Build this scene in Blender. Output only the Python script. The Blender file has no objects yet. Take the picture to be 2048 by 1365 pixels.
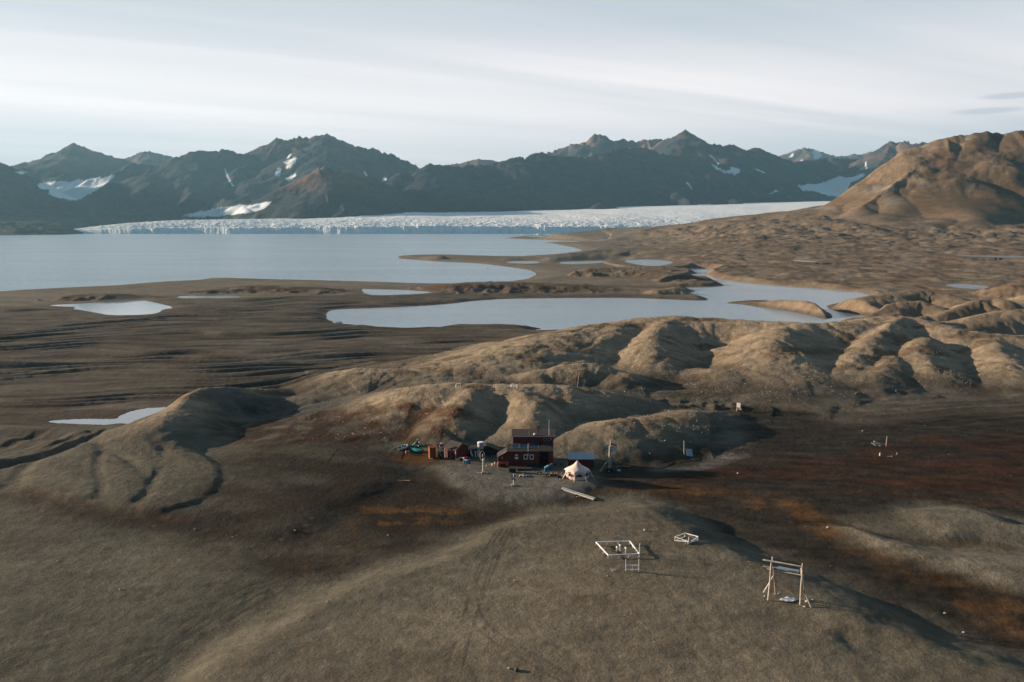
import bpy, bmesh, math, random
import numpy as np
from mathutils import Vector, Matrix

# ------------------------------------------------------------------ camera, sky, sun, exposure
FPX, CX, CY = 1600.0, 1024.0, 682.5           # focal length and centre in the photograph's pixels
PITCH = math.atan((682.5 - 445.0) / FPX)      # true horizon on row 445
CAMH = 55.0                                   # metres above the fjord
scene = bpy.context.scene
C = scene.collection
cam_data = bpy.data.cameras.new("camera")
cam_data.sensor_width = 36.0
cam_data.lens = 36.0 * FPX / 2048.0
cam_data.clip_start = 1.0
cam_data.clip_end = 60000.0
cam = bpy.data.objects.new("camera", cam_data)
cam.location = (0, 0, CAMH)
cam.rotation_euler = (math.pi / 2 - PITCH, 0, 0)
C.objects.link(cam)
scene.camera = cam

SUN_EL = math.radians(11.8)
SUN_AZ = math.radians(-78.0)                  # from straight ahead (+Y), negative = to the left
sdir = Vector((math.sin(SUN_AZ) * math.cos(SUN_EL), math.cos(SUN_AZ) * math.cos(SUN_EL), math.sin(SUN_EL)))
sun_data = bpy.data.lights.new("sun", 'SUN')
sun_data.energy = 5.0
sun_data.angle = math.radians(0.6)
sun_data.color = (1.0, 0.80, 0.60)
sun = bpy.data.objects.new("sun", sun_data)
sun.rotation_euler = sdir.to_track_quat('Z', 'Y').to_euler()
sun.location = (-200, 40, 200)
C.objects.link(sun)

world = bpy.data.worlds.new("World")
scene.world = world
world.use_nodes = True
wt = world.node_tree
wt.nodes.clear()
def N(t, typ, **kw):
    n = t.nodes.new(typ)
    for k, v in kw.items():
        if k.startswith('i_'):
            n.inputs[k[2:].replace('_', ' ')].default_value = v
        else:
            setattr(n, k, v)
    return n
def MA(t, op, a, b=None, c=None, clamp=False):
    n = t.nodes.new('ShaderNodeMath'); n.operation = op; n.use_clamp = clamp
    for i, v in enumerate((a, b, c)):
        if v is None: continue
        if isinstance(v, (int, float)): n.inputs[i].default_value = v
        else: t.links.new(v, n.inputs[i])
    return n.outputs[0]
def MIX(t, fac, a, b, blend='MIX'):
    n = t.nodes.new('ShaderNodeMix'); n.data_type = 'RGBA'; n.blend_type = blend
    for s, v in ((n.inputs[0], fac), (n.inputs[6], a), (n.inputs[7], b)):
        if isinstance(v, (int, float)): s.default_value = v
        elif isinstance(v, tuple): s.default_value = v if len(v) == 4 else v + (1,)
        else: t.links.new(v, s)
    return n.outputs[2]
def RAMP(t, fac, stops, interp='LINEAR'):
    n = t.nodes.new('ShaderNodeValToRGB'); n.color_ramp.interpolation = interp
    el = n.color_ramp.elements
    while len(el) < len(stops): el.new(0.5)
    for e, (p, c) in zip(el, stops):
        e.position = p
        e.color = (c, c, c, 1) if isinstance(c, (int, float)) else (tuple(c) + (1,))[:4]
    t.links.new(fac, n.inputs[0])
    return n.outputs[0]
def srgb(r, g, b):
    f = lambda c: (c / 255 / 12.92) if c / 255 <= 0.04045 else ((c / 255 + 0.055) / 1.055) ** 2.4
    return (f(r), f(g), f(b))
def build_world():
    t = wt
    sky = N(t, 'ShaderNodeTexSky', sky_type='NISHITA', sun_disc=False, sun_elevation=SUN_EL, sun_rotation=SUN_AZ, altitude=50, air_density=1.0, dust_density=1.5, ozone_density=1.5)
    tc = N(t, 'ShaderNodeTexCoord')
    nrm = N(t, 'ShaderNodeVectorMath', operation='NORMALIZE')
    t.links.new(tc.outputs['Generated'], nrm.inputs[0])
    sp = N(t, 'ShaderNodeSeparateXYZ'); t.links.new(nrm.outputs[0], sp.inputs[0])
    x, y, z = sp.outputs
    zz = MA(t, 'ADD', MA(t, 'MAXIMUM', z, 0.0), 0.045)
    # a flat layer of high cirrus seen in perspective
    u = MA(t, 'DIVIDE', x, zz); v = MA(t, 'DIVIDE', y, zz)
    cb = N(t, 'ShaderNodeCombineXYZ'); t.links.new(u, cb.inputs[0]); t.links.new(v, cb.inputs[1])
    def streak(deg, across, along, ox, oy, det, rough, dist):
        c, s = math.cos(math.radians(deg)), math.sin(math.radians(deg))
        ac = MA(t, 'SUBTRACT', MA(t, 'MULTIPLY', u, c * across), MA(t, 'MULTIPLY', v, s * across))
        al = MA(t, 'ADD', MA(t, 'MULTIPLY', u, s * along), MA(t, 'MULTIPLY', v, c * along))
        cc = N(t, 'ShaderNodeCombineXYZ'); t.links.new(MA(t, 'ADD', ac, ox), cc.inputs[0]); t.links.new(MA(t, 'ADD', al, oy), cc.inputs[1])
        n = N(t, 'ShaderNodeTexNoise', i_Scale=1.0, i_Detail=det, i_Roughness=rough, i_Distortion=dist)
        t.links.new(cc.outputs[0], n.inputs['Vector']); return n.outputs['Fac']
    f1 = streak(62, 0.95, 0.10, 3.1, 1.7, 8.0, 0.55, 0.5)
    f2 = streak(52, 0.30, 0.07, 7.3, 2.2, 4.0, 0.5, 0.2)
    # vertical brightness: soft grey at the skyline, bright veil above, greyer blue higher up
    base = RAMP(t, z, [(0.0, srgb(184, 186, 195)), (0.045, srgb(190, 193, 200)), (0.10, srgb(208, 211, 216)), (0.16, srgb(200, 209, 215)), (0.21, srgb(170, 186, 197)),
                       (0.27, srgb(156, 175, 187)), (0.36, srgb(84, 108, 124)), (0.55, srgb(42, 62, 80)), (1.0, srgb(32, 52, 72))])
    # right side is bluer and dimmer
    side = RAMP(t, MA(t, 'ADD', MA(t, 'MULTIPLY', x, 1.0), MA(t, 'MULTIPLY', z, 0.9)), [(0.12, 0.0), (0.72, 1.0)])
    base = MIX(t, MA(t, 'MULTIPLY', side, 0.75), base, srgb(150, 176, 190))
    c1 = RAMP(t, f1, [(0.38, 0.0), (0.64, 1.0)])
    c2 = RAMP(t, f2, [(0.36, 0.0), (0.60, 1.0)])
    band = RAMP(t, z, [(0.0, 0.15), (0.04, 0.22), (0.08, 0.45), (0.125, 1.0), (0.165, 0.95), (0.225, 0.42), (0.3, 0.3), (1.0, 0.1)])
    cl = MA(t, 'MULTIPLY', MA(t, 'ADD', MA(t, 'MULTIPLY', c1, 0.5), MA(t, 'MULTIPLY', c2, 0.6)), band)
    col = MIX(t, MA(t, 'MULTIPLY', cl, 0.85, clamp=True), base, srgb(250, 248, 248))
    # two small grey lens-shaped clouds low on the right
    az = MA(t, 'DIVIDE', x, MA(t, 'MAXIMUM', y, 0.05))
    for (ca, cz, wa, wz) in ((0.605, 0.1285, 0.050, 0.0042), (0.578, 0.1150, 0.055, 0.0042)):
        e1 = MA(t, 'DIVIDE', MA(t, 'SUBTRACT', az, ca), wa); e2 = MA(t, 'DIVIDE', MA(t, 'SUBTRACT', z, cz), wz)
        d2 = MA(t, 'ADD', MA(t, 'MULTIPLY', e1, e1), MA(t, 'MULTIPLY', e2, e2))
        col = MIX(t, MA(t, 'MULTIPLY', RAMP(t, d2, [(0.05, 1.0), (1.0, 0.0)], 'EASE'), 0.42), col, srgb(150, 166, 180))
    # clear-air light of the sky texture shows through
    skyc = N(t, 'ShaderNodeVectorMath', operation='SCALE'); skyc.inputs['Scale'].default_value = 0.10
    t.links.new(sky.outputs[0], skyc.inputs[0])
    fin = MIX(t, 0.90, skyc.outputs[0], col)
    # the sky dims away from the bright veil ahead and to the left
    face = RAMP(t, MA(t, 'ADD', MA(t, 'MULTIPLY', y, 0.5), 0.5), [(0.45, (0.14, 0.25, 0.36)), (0.90, (1.06, 0.965, 0.955))])
    fin = MIX(t, 1.0, fin, face, 'MULTIPLY')
    bg = N(t, 'ShaderNodeBackground', i_Strength=0.61); t.links.new(fin, bg.inputs[0])
    out = N(t, 'ShaderNodeOutputWorld'); t.links.new(bg.outputs[0], out.inputs[0])
build_world()
scene.view_settings.view_transform = 'Standard'
scene.view_settings.look = 'None'
scene.view_settings.exposure = 1.1
scene.view_settings.gamma = 1.0
scene.render.engine = 'CYCLES'
scene.cycles.use_denoising = True
scene.cycles.max_bounces = 4
scene.cycles.volume_bounces = 0
scene.cycles.caustics_reflective = False
scene.cycles.caustics_refractive = False

# ------------------------------------------------------------------ noise
_rng = np.random.RandomState(7)
_perm = _rng.permutation(4096).astype(np.int64)
_ang = _rng.rand(4096) * 2 * np.pi
_gx, _gy = np.cos(_ang).astype(np.float32), np.sin(_ang).astype(np.float32)
def pn(x, y, seed=0):
    xi = np.floor(x).astype(np.int64); yi = np.floor(y).astype(np.int64)
    xf = (x - xi).astype(np.float32); yf = (y - yi).astype(np.float32)
    u = xf * xf * xf * (xf * (xf * 6 - 15) + 10); v = yf * yf * yf * (yf * (yf * 6 - 15) + 10)
    s = seed * 577
    def g(ix, iy, dx, dy):
        h = _perm[(_perm[(ix + s) & 4095] + iy) & 4095]
        return _gx[h] * dx + _gy[h] * dy
    a = g(xi, yi, xf, yf); b = g(xi + 1, yi, xf - 1, yf)
    c = g(xi, yi + 1, xf, yf - 1); d = g(xi + 1, yi + 1, xf - 1, yf - 1)
    return ((a + u * (b - a)) * (1 - v) + (c + u * (d - c)) * v) * 1.5
def fbm(x, y, seed=0, octs=4, gain=0.5):
    r = 0; a = 1.0
    for i in range(octs):
        r = r + a * pn(x, y, seed + i * 3); x = x * 2.03 + 11.7; y = y * 2.03 - 5.3; a *= gain
    return r
def ss(x, a, b):
    t = np.clip((x - a) / (b - a), 0, 1)
    return t * t * (3 - 2 * t)

# ------------------------------------------------------------------ where a sight line meets the land
SP, CP = math.sin(PITCH), math.cos(PITCH)
def ray(px, py):
    v = (py - CY) / FPX
    return (px - CX) / FPX, CP - v * SP, SP + v * CP      # X, forward, down per unit depth
def at_dist(px, py, Y):
    a, f, d = ray(px, py); t = Y / f
    return a * t, Y, CAMH - t * d
def base_z(X, Y):
    X = np.asarray(X, float); Y = np.asarray(Y, float)
    R = np.hypot(X, Y)
    z = 8.0 - 5.6 * ss(R, 195, 430) - 0.6 * ss(R, 430, 700)
    s = ss(X / np.maximum(Y, 1) * FPX, 60, 560)
    z = z + s * (0.018 * np.clip(R - 620, 0, 400) + 0.045 * np.clip(R - 1000, 0, 1000))
    return z
def unproj(px, py, z=None):
    a, f, d = ray(px, py)
    zz = 5.0 if z is None else z
    for _ in range(30 if z is None else 1):
        t = (CAMH - zz) / max(d, 1e-3)
        if z is None: zz = 0.5 * zz + 0.5 * float(base_z(a * t, f * t))
    return a * t, f * t
def P(pts, z=None):
    return [unproj(p[0], p[1], z) for p in pts]

def poly_sd(X, Y, poly):
    """signed distance, positive inside"""
    d2 = np.full(X.shape, 1e18); ins = np.zeros(X.shape, bool)
    n = len(poly)
    for i in range(n):
        ax, ay = poly[i]; bx, by = poly[(i + 1) % n]
        ex, ey = bx - ax, by - ay; L = ex * ex + ey * ey + 1e-9
        t = np.clip(((X - ax) * ex + (Y - ay) * ey) / L, 0, 1)
        d2 = np.minimum(d2, (X - ax - t * ex) ** 2 + (Y - ay - t * ey) ** 2)
        c = (ay > Y) != (by > Y)
        if ey != 0: ins ^= c & (X < ex * (Y - ay) / ey + ax)
    d = np.sqrt(d2)
    return np.where(ins, d, -d)
def smooth_poly(pts, it=2, closed=True):
    for _ in range(it):
        q = []; n = len(pts); m = n if closed else n - 1
        if not closed: q.append(pts[0])
        for i in range(m):
            a, b = pts[i], pts[(i + 1) % n]
            q.append(tuple(0.75 * u + 0.25 * v for u, v in zip(a, b)))
            q.append(tuple(0.25 * u + 0.75 * v for u, v in zip(a, b)))
        if not closed: q.append(pts[-1])
        pts = q
    return pts
def near_idx(X, Y, poly, m):
    xs = [p[0] for p in poly]; ys = [p[1] for p in poly]
    return np.nonzero((X > min(xs) - m) & (X < max(xs) + m) & (Y > min(ys) - m) & (Y < max(ys) + m))[0]

# ------------------------------------------------------------------ ridges and mounds: (px, py of crest, forward distance)
RIDGES = []
def ridge(pts, w, k=1.0, warp=0.22, seed=1, it=1, fs=1.6):
    q = []
    for p in pts:
        X, Y, Z = at_dist(*p[:3]); q.append((X, Y, Z, p[3] if len(p) > 3 else w))
    if len(q) > 1: q = smooth_poly(q, it, False)
    RIDGES.append((q, k, warp, seed, fs))
# hills beside and behind the huts
ridge([(322,838,172),(345,822,180),(375,792,190),(410,771,197),(480,776,207),(560,779,217),(640,778,228)], 16, 1.0, .10, 1)
ridge([(560,803,204),(620,790,206),(660,792,206)], 11, 1.0, .3, 2)
ridge([(560,790,218),(640,757,222),(700,741,226),(760,738,228),(820,746,226),(890,764,218)], 30, 1.0, .16, 3)
ridge([(262,852,182),(300,842,182),(345,838,182),(395,851,179),(440,868,174)], 13, 0.9, .10, 4)
ridge([(690,850,176),(740,820,182),(800,790,188),(850,773,192),(920,769,194),(1030,772,194),(1110,770,196),(1160,775,198),(1240,790,200),(1330,806,204),(1420,822,207)], 29, 1.0, .12, 6)
ridge([(1040,778,190),(1065,792,182),(1068,815,175),(1060,842,168)], 16, 1.1, .14, 8)
ridge([(940,778,188),(930,800,180),(905,830,172)], 15, 1.0, .2, 12)
ridge([(1165,864,163),(1195,857,166),(1230,862,169),(1275,885,168)], 12.5, 0.8, .15, 9)
ridge([(1215,845,167),(1270,839,170),(1330,836,174),(1395,822,181),(1420,832,181),(1470,862,177),(1500,885,171)], 19, 1.05, .10, 10)
ridge([(690,874,166),(750,866,169),(815,872,168)], 6, 1.0, .3, 14)
ridge([(590,880,165),(640,872,168)], 5, 1.0, .3, 15)
ridge([(640,822,186),(700,826,184)], 6, 1.0, .3, 16)
# big moraine chain right of centre
ridge([(880,740,232),(960,715,245),(1040,692,258),(1110,668,275),(1170,655,290),(1240,643,300),(1320,632,305),(1400,635,305),(1500,641,300),(1580,645,292),(1660,648,292),(1720,640,300),(1790,630,308),(1850,640,300),(1920,660,285),(1990,668,280),(2060,672,278),(2200,680,275)], 46, 0.95, .16, 20)
ridge([(1245,648,294),(1220,662,282),(1180,690,266),(1150,718,252),(1110,742,238)], 30, 1.15, .14, 21)
ridge([(1335,640,298),(1315,655,286),(1305,672,272),(1300,700,256),(1310,740,238),(1330,775,224)], 28, 1.15, .14, 22)
ridge([(1400,738,240),(1430,737,234),(1455,748,228)], 19, 0.8, .12, 23)
ridge([(1600,650,290),(1570,655,280),(1552,668,268),(1550,700,250),(1545,745,230)], 34, 0.85, .12, 25)
ridge([(1800,636,300),(1780,650,288),(1745,675,270),(1710,712,250),(1680,748,232)], 25, 1.1, .14, 27)
ridge([(1850,675,272),(1835,690,260),(1850,722,244),(1875,760,228),(1895,790,218)], 25, 1.0, .12, 28)
ridge([(1790,712,250),(1765,730,240),(1740,757,226)], 18, 0.9, .14, 29)
ridge([(1990,672,276),(1985,690,264),(2010,720,246),(2040,755,230)], 26, 1.0, .14, 30)
ridge([(1700,752,232),(1720,762,226),(1750,785,218)], 8, 1.0, .3, 31)
ridge([(2010,770,232),(2060,765,230),(2120,770,226)], 14, 1.0, .3, 32)
ridge([(1080,742,226),(1150,726,230),(1200,728,230),(1240,745,226)], 17, 1.0, .2, 33)
# lower swelling foot of the chain
ridge([(1330,786,214),(1420,788,212),(1520,792,211),(1600,800,208),(1750,812,203),(1900,830,196),(2060,845,190)], 15, 1.0, .6, 34, fs=4)
# far side, right: sandy hummocks between the lagoon and the plain
ridge([(1640,614,470),(1690,602,478),(1750,592,492),(1830,580,505),(1880,585,500),(1930,600,480)], 30, 1.0, .3, 40)
ridge([(1700,630,430),(1760,612,440),(1830,600,450),(1870,612,440)], 26, 1.0, .3, 41)
ridge([(1860,640,385),(1900,622,395),(1945,604,405),(1958,597,408),(1985,612,400),(2030,632,392)], 24, 1.2, .2, 42)
ridge([(1955,600,455),(1985,592,460),(2010,600,450)], 20, 1.0, .2, 43)
ridge([(1860,650,350),(1920,640,352),(1990,622,358),(2060,616,358),(2160,620,350)], 26, 1.0, .25, 44)
ridge([(1780,640,345),(1850,632,350)], 16, 1.0, .3, 45)
ridge([(2050,560,560),(2100,552,570),(2200,556,560)], 30, 1.0, .3, 46)
# lagoon spit and little islands
ridge([(1452,606,520),(1490,601,516),(1540,597,508),(1590,601,494),(1612,601,484),(1640,618,464),(1652,630,450)], 17, 0.8, .15, 50)
ridge([(1296,592,545),(1330,585,552),(1350,591,548),(1368,588,548),(1400,598,545)], 13, 0.8, .15, 51)
ridge([(1320,573,650),(1360,564,655),(1400,564,655),(1440,566,650)], 16, 0.8, .15, 52)
ridge([(1340,552,720),(1372,547,730),(1390,552,720)], 16, 0.8, .2, 53)
ridge([(1310,580,600),(1360,573,610),(1400,577,605)], 12, 0.9, .2, 54)
# hummocky strip beyond the lagoon
ridge([(895,568,630),(960,563,640),(1040,565,640),(1120,568,640),(1200,571,640),(1290,575,640)], 34, 0.9, .4, 60, fs=2.5)
ridge([(440,575,620),(500,571,625),(560,572,625),(640,575,620)], 24, 0.9, .4, 61)
ridge([(150,590,560),(220,586,565),(300,592,560)], 18, 0.9, .4, 62)
ridge([(1180,536,810),(1250,534,810),(1300,541,790),(1340,549,760)], 26, 0.9, .35, 63)
ridge([(1100,513,1150),(1160,503,1200),(1250,494,1250),(1340,500,1200),(1400,505,1150)], 70, 0.9, .35, 64)
ridge([(805,510,1180),(835,503,1190),(870,509,1180)], 24, 0.8, .2, 65)
# moraine skyline on the right and its gentle back
ridge([(1010,478,2500,60),(1060,472,2500,130),(1130,467,2520,260),(1220,458,2560,330),(1300,455,2500,420),(1400,445,2400,520),(1480,435,2350,560),(1560,426,2250,600),(1640,413,2200,620),(1700,406,2150,620)], 560, 1.0, .10, 70)
ridge([(1448,440,2300),(1486,431,2330),(1530,436,2330)], 90, 1.2, .3, 71)
ridge([(1560,440,1900),(1640,425,1950),(1700,428,1900),(1760,440,1850)], 200, 1.0, .3, 72)
ridge([(1200,459,2550),(1222,455,2560),(1250,459,2560)], 50, 1.2, .2, 73)
# the big brown hill on the right
HILL = [(1668,410,2230),(1700,391,2200),(1740,362,2170),(1780,328,2130),(1815,307,2100),(1850,289,2070),(1880,279,2060),(1910,271,2050),(1950,265,2040),(1985,266,2030),(2020,263,2020),(2060,262,2010),(2200,240,2000),(2500,220,2000),(2900,260,2000)]
HILL_SPURS = [[(1900,273,2055),(1868,303,1990),(1825,338,1910),(1775,378,1830),(1725,412,1760)],
              [(1985,266,2030),(1975,300,1960),(1950,345,1870),(1925,385,1760)]]

# ------------------------------------------------------------------ water outlines traced on their own level
SEA, LAG = 0.0, 0.9
FJORD_PX = [(-900,640),(-500,612),(0,583),(100,577),(230,571),(330,563),(400,560),(425,556),(455,556),(560,559),(650,561),(720,563),(850,567),(905,567),(950,565),(1020,563),(1055,558),(1074,549),(1060,541),(1000,532),(950,527),(880,524),(800,518),(795,514),(808,511),(870,510),(940,511),(1000,513),(1100,514),(1130,510),(1165,502),(1150,496),(1110,488),(1092,485.5),(1120,484),(1170,487),(1205,487),(1140,482.5),(1080,480),(1030,478),(1015,477),(1022,474.5),(1060,471.5),(1110,470)]
POND_PX = {
 'near': [(92,843),(130,840),(175,838),(210,839),(235,838),(240,831),(265,822),(300,816),(350,815),(336,822),(300,832),(284,838),(272,845),(262,849),(240,846),(225,849),(200,850),(150,848),(110,846)],
 'wide': [(92,611),(160,608),(210,604),(250,601),(280,600),(312,606),(350,616),(325,619),(318,626),(290,630),(220,631),(200,627),(165,621),(145,618),(155,614),(120,613)],
 'small': [(350,595),(370,592),(410,593),(440,591),(470,591.5),(484,595),(450,596.5),(400,596),(375,597)],
 'cove': [(722,578),(735,579),(800,580),(872,585),(840,588),(770,591),(732,590)],
 'plain': [(1886,571),(1905,568),(1940,569),(1984,574),(1960,579),(1925,577)],
 'north': [(1240,521),(1300,519),(1352,524),(1330,531),(1300,533),(1270,529)],
 'channel': [(1110,525),(1160,523),(1230,521),(1235,524),(1180,528),(1130,529)],
 'bar': [(1010,524),(1060,522),(1085,525),(1060,528),(1020,527)],
 'far': [(1900,511),(2000,512),(2100,514),(2100,516),(2000,515),(1930,513)],
 'creek': [(1580,520),(1612,522),(1640,524),(1615,524.5),(1590,522.5)],
}
LAG_PX = [(652,636),(656,622),(680,619),(760,616),(850,612),(905,608),(950,602),(1010,598),(1100,597),(1250,596),(1310,598),(1390,602),(1425,601),(1395,590),(1370,588),(1400,582),(1345,576),(1395,573),(1320,569),(1375,566),(1440,566),(1420,558),(1375,557),(1352,548),(1385,549),(1400,547),(1372,543),(1345,538),(1380,536),(1425,538),(1434,542),(1405,546),(1422,553),(1428,557),(1452,561),(1502,566),(1553,572),(1656,578),(1750,590),(1707,597),(1676,607),(1650,611),(1660,621),(1732,632),(1745,640),(1690,648),(1560,650),(1400,655),(1300,662),(1180,664),(1100,664),(1060,661),(1090,658),(1055,653),(960,652),(900,654),(830,658),(740,657),(690,648),(660,643)]
SPIT_PX = [(1444,606),(1490,602),(1540,603),(1600,610),(1640,618),(1660,626),(1668,636),(1655,639),(1640,637),(1601,627),(1560,620),(1519,615),(1480,609)]
ISL = [[(1310,571),(1345,566),(1400,567),(1454,569),(1440,574),(1380,575.5),(1310,577)],
       [(1330,548),(1372,549),(1395,553),(1360,556),(1330,556)]]
FJORD = smooth_poly(P([p for p in FJORD_PX], SEA), 1) 
xl, yl = unproj(1110, 470, SEA)
FJORD = P(FJORD_PX, SEA) + [(900, 4600), (-4500, 5200), (-4500, 900)]
LAGOON = smooth_poly(P(LAG_PX, LAG), 1)
SPITS = [smooth_poly(P(SPIT_PX, LAG), 1)] + [smooth_poly(P(i, LAG), 1) for i in ISL]
PONDS = {}
for k_, pts in POND_PX.items():
    q = P(pts); lv = float(np.mean([base_z(*a) for a in q])) - 0.35
    if k_ in ('bar', 'channel'): lv = min(lv, 1.1)
    if k_ in ('north', 'cove', 'plain', 'far', 'creek'): lv += 0.5
    PONDS[k_] = (smooth_poly(P(pts, lv), 1), lv)

# ------------------------------------------------------------------ foreground swells and channels
DOME = smooth_poly(P([(1300,994),(1230,1000),(1150,1008),(1060,1018),(980,1045),(880,1085),(760,1128),(650,1172),(560,1215),(470,1275),(380,1350),(250,1480),(200,1800),(2600,1900),(2500,1450),(2048,1322),(1900,1268),(1800,1226),(1700,1180),(1600,1138),(1500,1098),(1440,1072),(1400,1040),(1360,1008)], 10.3), 1)
LEFTF = smooth_poly(P([(-400,1000),(0,1010),(120,1030),(260,1062),(400,1090),(480,1120),(500,1150),(430,1200),(330,1270),(200,1365),(100,1600),(-600,1600)], 9.0), 1)
BARS = [smooth_poly(P([(1800,1020),(1850,1011),(1920,1010),(2000,1030),(2048,1050),(2900,1090),(2900,1130),(2048,1075),(1960,1068),(1900,1075),(1850,1055),(1810,1040)], 8.5), 1),
        smooth_poly(P([(1660,1055),(1700,1075),(1740,1100),(1790,1120),(1850,1135),(1920,1150),(2048,1188),(2900,1400),(2900,1160),(2048,1105),(1960,1100),(1900,1105),(1830,1090),(1760,1075),(1700,1050)], 8.5), 1)]
TERRACE = smooth_poly(P([(880,925),(960,930),(1100,930),(1180,950),(1200,965),(1160,985),(1100,998),(1000,1002),(950,990),(905,965),(870,940)], 8.6), 1)
FAN = smooth_poly(P([(30,1000),(40,940),(150,900),(200,872),(330,885),(420,930),(560,900),(760,905),(820,950),(700,1010),(640,1060),(420,1060),(250,1040),(100,1020)], 8.3), 1)
LOBES = [smooth_poly(P(q, 8.3), 2) for q in (
 [(50,975),(62,938),(120,912),(178,890),(198,915),(188,948),(205,975),(192,1000),(172,1008),(110,1000),(70,988)],
 [(192,884),(215,874),(265,884),(332,915),(320,945),(303,968),(290,952),(240,915)],
 [(205,917),(240,924),(285,950),(298,978),(290,1000),(258,1018),(215,1002),(200,960)],
 [(338,890),(400,905),(450,950),(420,1000),(330,1032),(275,1032),(306,990),(326,950)],
 [(-60,930),(0,912),(80,885),(150,866),(190,860),(150,883),(60,914),(0,934)],
 [(-80,985),(20,975),(40,930),(140,902),(190,884),(120,900),(50,925),(20,940),(-80,950)])]
CARVE = []
def carve(pts, w, d, z=8.0):
    CARVE.append((smooth_poly(P(pts, z), 2, False), w * 0.75, d * 0.32))
carve([(-60,950),(0,935),(60,925),(130,905),(190,880),(230,862),(285,848)], 4.2, 1.8)
carve([(50,985),(100,1005),(180,1020),(262,1035),(380,1045)], 2.5, 0.9)
carve([(80,905),(130,885),(175,868)], 2.0, 0.9)
carve([(-40,905),(30,885),(75,868),(100,858)], 3.0, 1.0)
carve([(2048,1010),(1900,1000),(1750,985),(1600,985),(1450,990)], 4.0, 0.5)
carve([(1640,1030),(1720,1060),(1800,1075),(1880,1085),(1960,1078),(2020,1090)], 3.0, 0.7, 8.3)

def seg_near(X, Y, q):
    """nearest point on a polyline: distance, interpolated extras, arc position"""
    n = X.shape[0]; ex = len(q[0]) - 2
    if len(q) == 1:
        return np.hypot(X - q[0][0], Y - q[0][1]), [np.full(n, q[0][2 + i]) for i in range(ex)], np.zeros(n)
    best = np.full(n, 1e18); E = [np.zeros(n) for _ in range(ex)]; S = np.zeros(n); s0 = 0.0
    for a, b in zip(q[:-1], q[1:]):
        dx, dy = b[0] - a[0], b[1] - a[1]; L = dx * dx + dy * dy + 1e-9
        t = np.clip(((X - a[0]) * dx + (Y - a[1]) * dy) / L, 0, 1)
        d = (X - a[0] - t * dx) ** 2 + (Y - a[1] - t * dy) ** 2
        m = d < best; best = np.where(m, d, best)
        for i in range(ex): E[i] = np.where(m, a[2 + i] + t * (b[2 + i] - a[2 + i]), E[i])
        S = np.where(m, s0 + t * math.sqrt(L), S); s0 += math.sqrt(L)
    return np.sqrt(best), E, S
def crest_max(X, Y, q, slope, conc, rib, seed, ribw):
    """straight-sided mountain ridge: the highest of all its segments, ribbed down the slopes"""
    n = X.shape[0]; H = np.full(n, -1e9); s0 = 0.0
    wx = fbm(X / 420, Y / 420, seed + 5, 3) ; 
    for a, b in zip(q[:-1], q[1:]):
        dx, dy = b[0] - a[0], b[1] - a[1]; L = math.sqrt(dx * dx + dy * dy) + 1e-9
        t = np.clip(((X - a[0]) * dx + (Y - a[1]) * dy) / (L * L), 0, 1)
        d = np.hypot(X - a[0] - t * dx, Y - a[1] - t * dy)
        s = s0 + t * L
        h = a[2] + t * (b[2] - a[2]) - slope * d * (1 - conc * d / (d + 900)) * (1 + 0.18 * wx)
        fade = np.clip(d / 60, 0, 1) * np.clip(1.2 - d / 1600, 0.25, 1)
        h = h + rib * (0.42 * pn(s / 38, s * 0, seed + 3) + 0.30 * pn(s / 15, s * 0, seed + 4)) * np.exp(-d / 160)
        r = pn(s / ribw + 0.6 * wx, d / (ribw * 9), seed) + 0.5 * pn(s / ribw * 2.3 + 0.8 * wx, d / (ribw * 5), seed + 1) + 0.3 * pn(s / ribw * 5.1 + wx, d / (ribw * 3), seed + 2)
        h = h + rib * fade * r
        H = np.maximum(H, h); s0 += L
    return H

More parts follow.
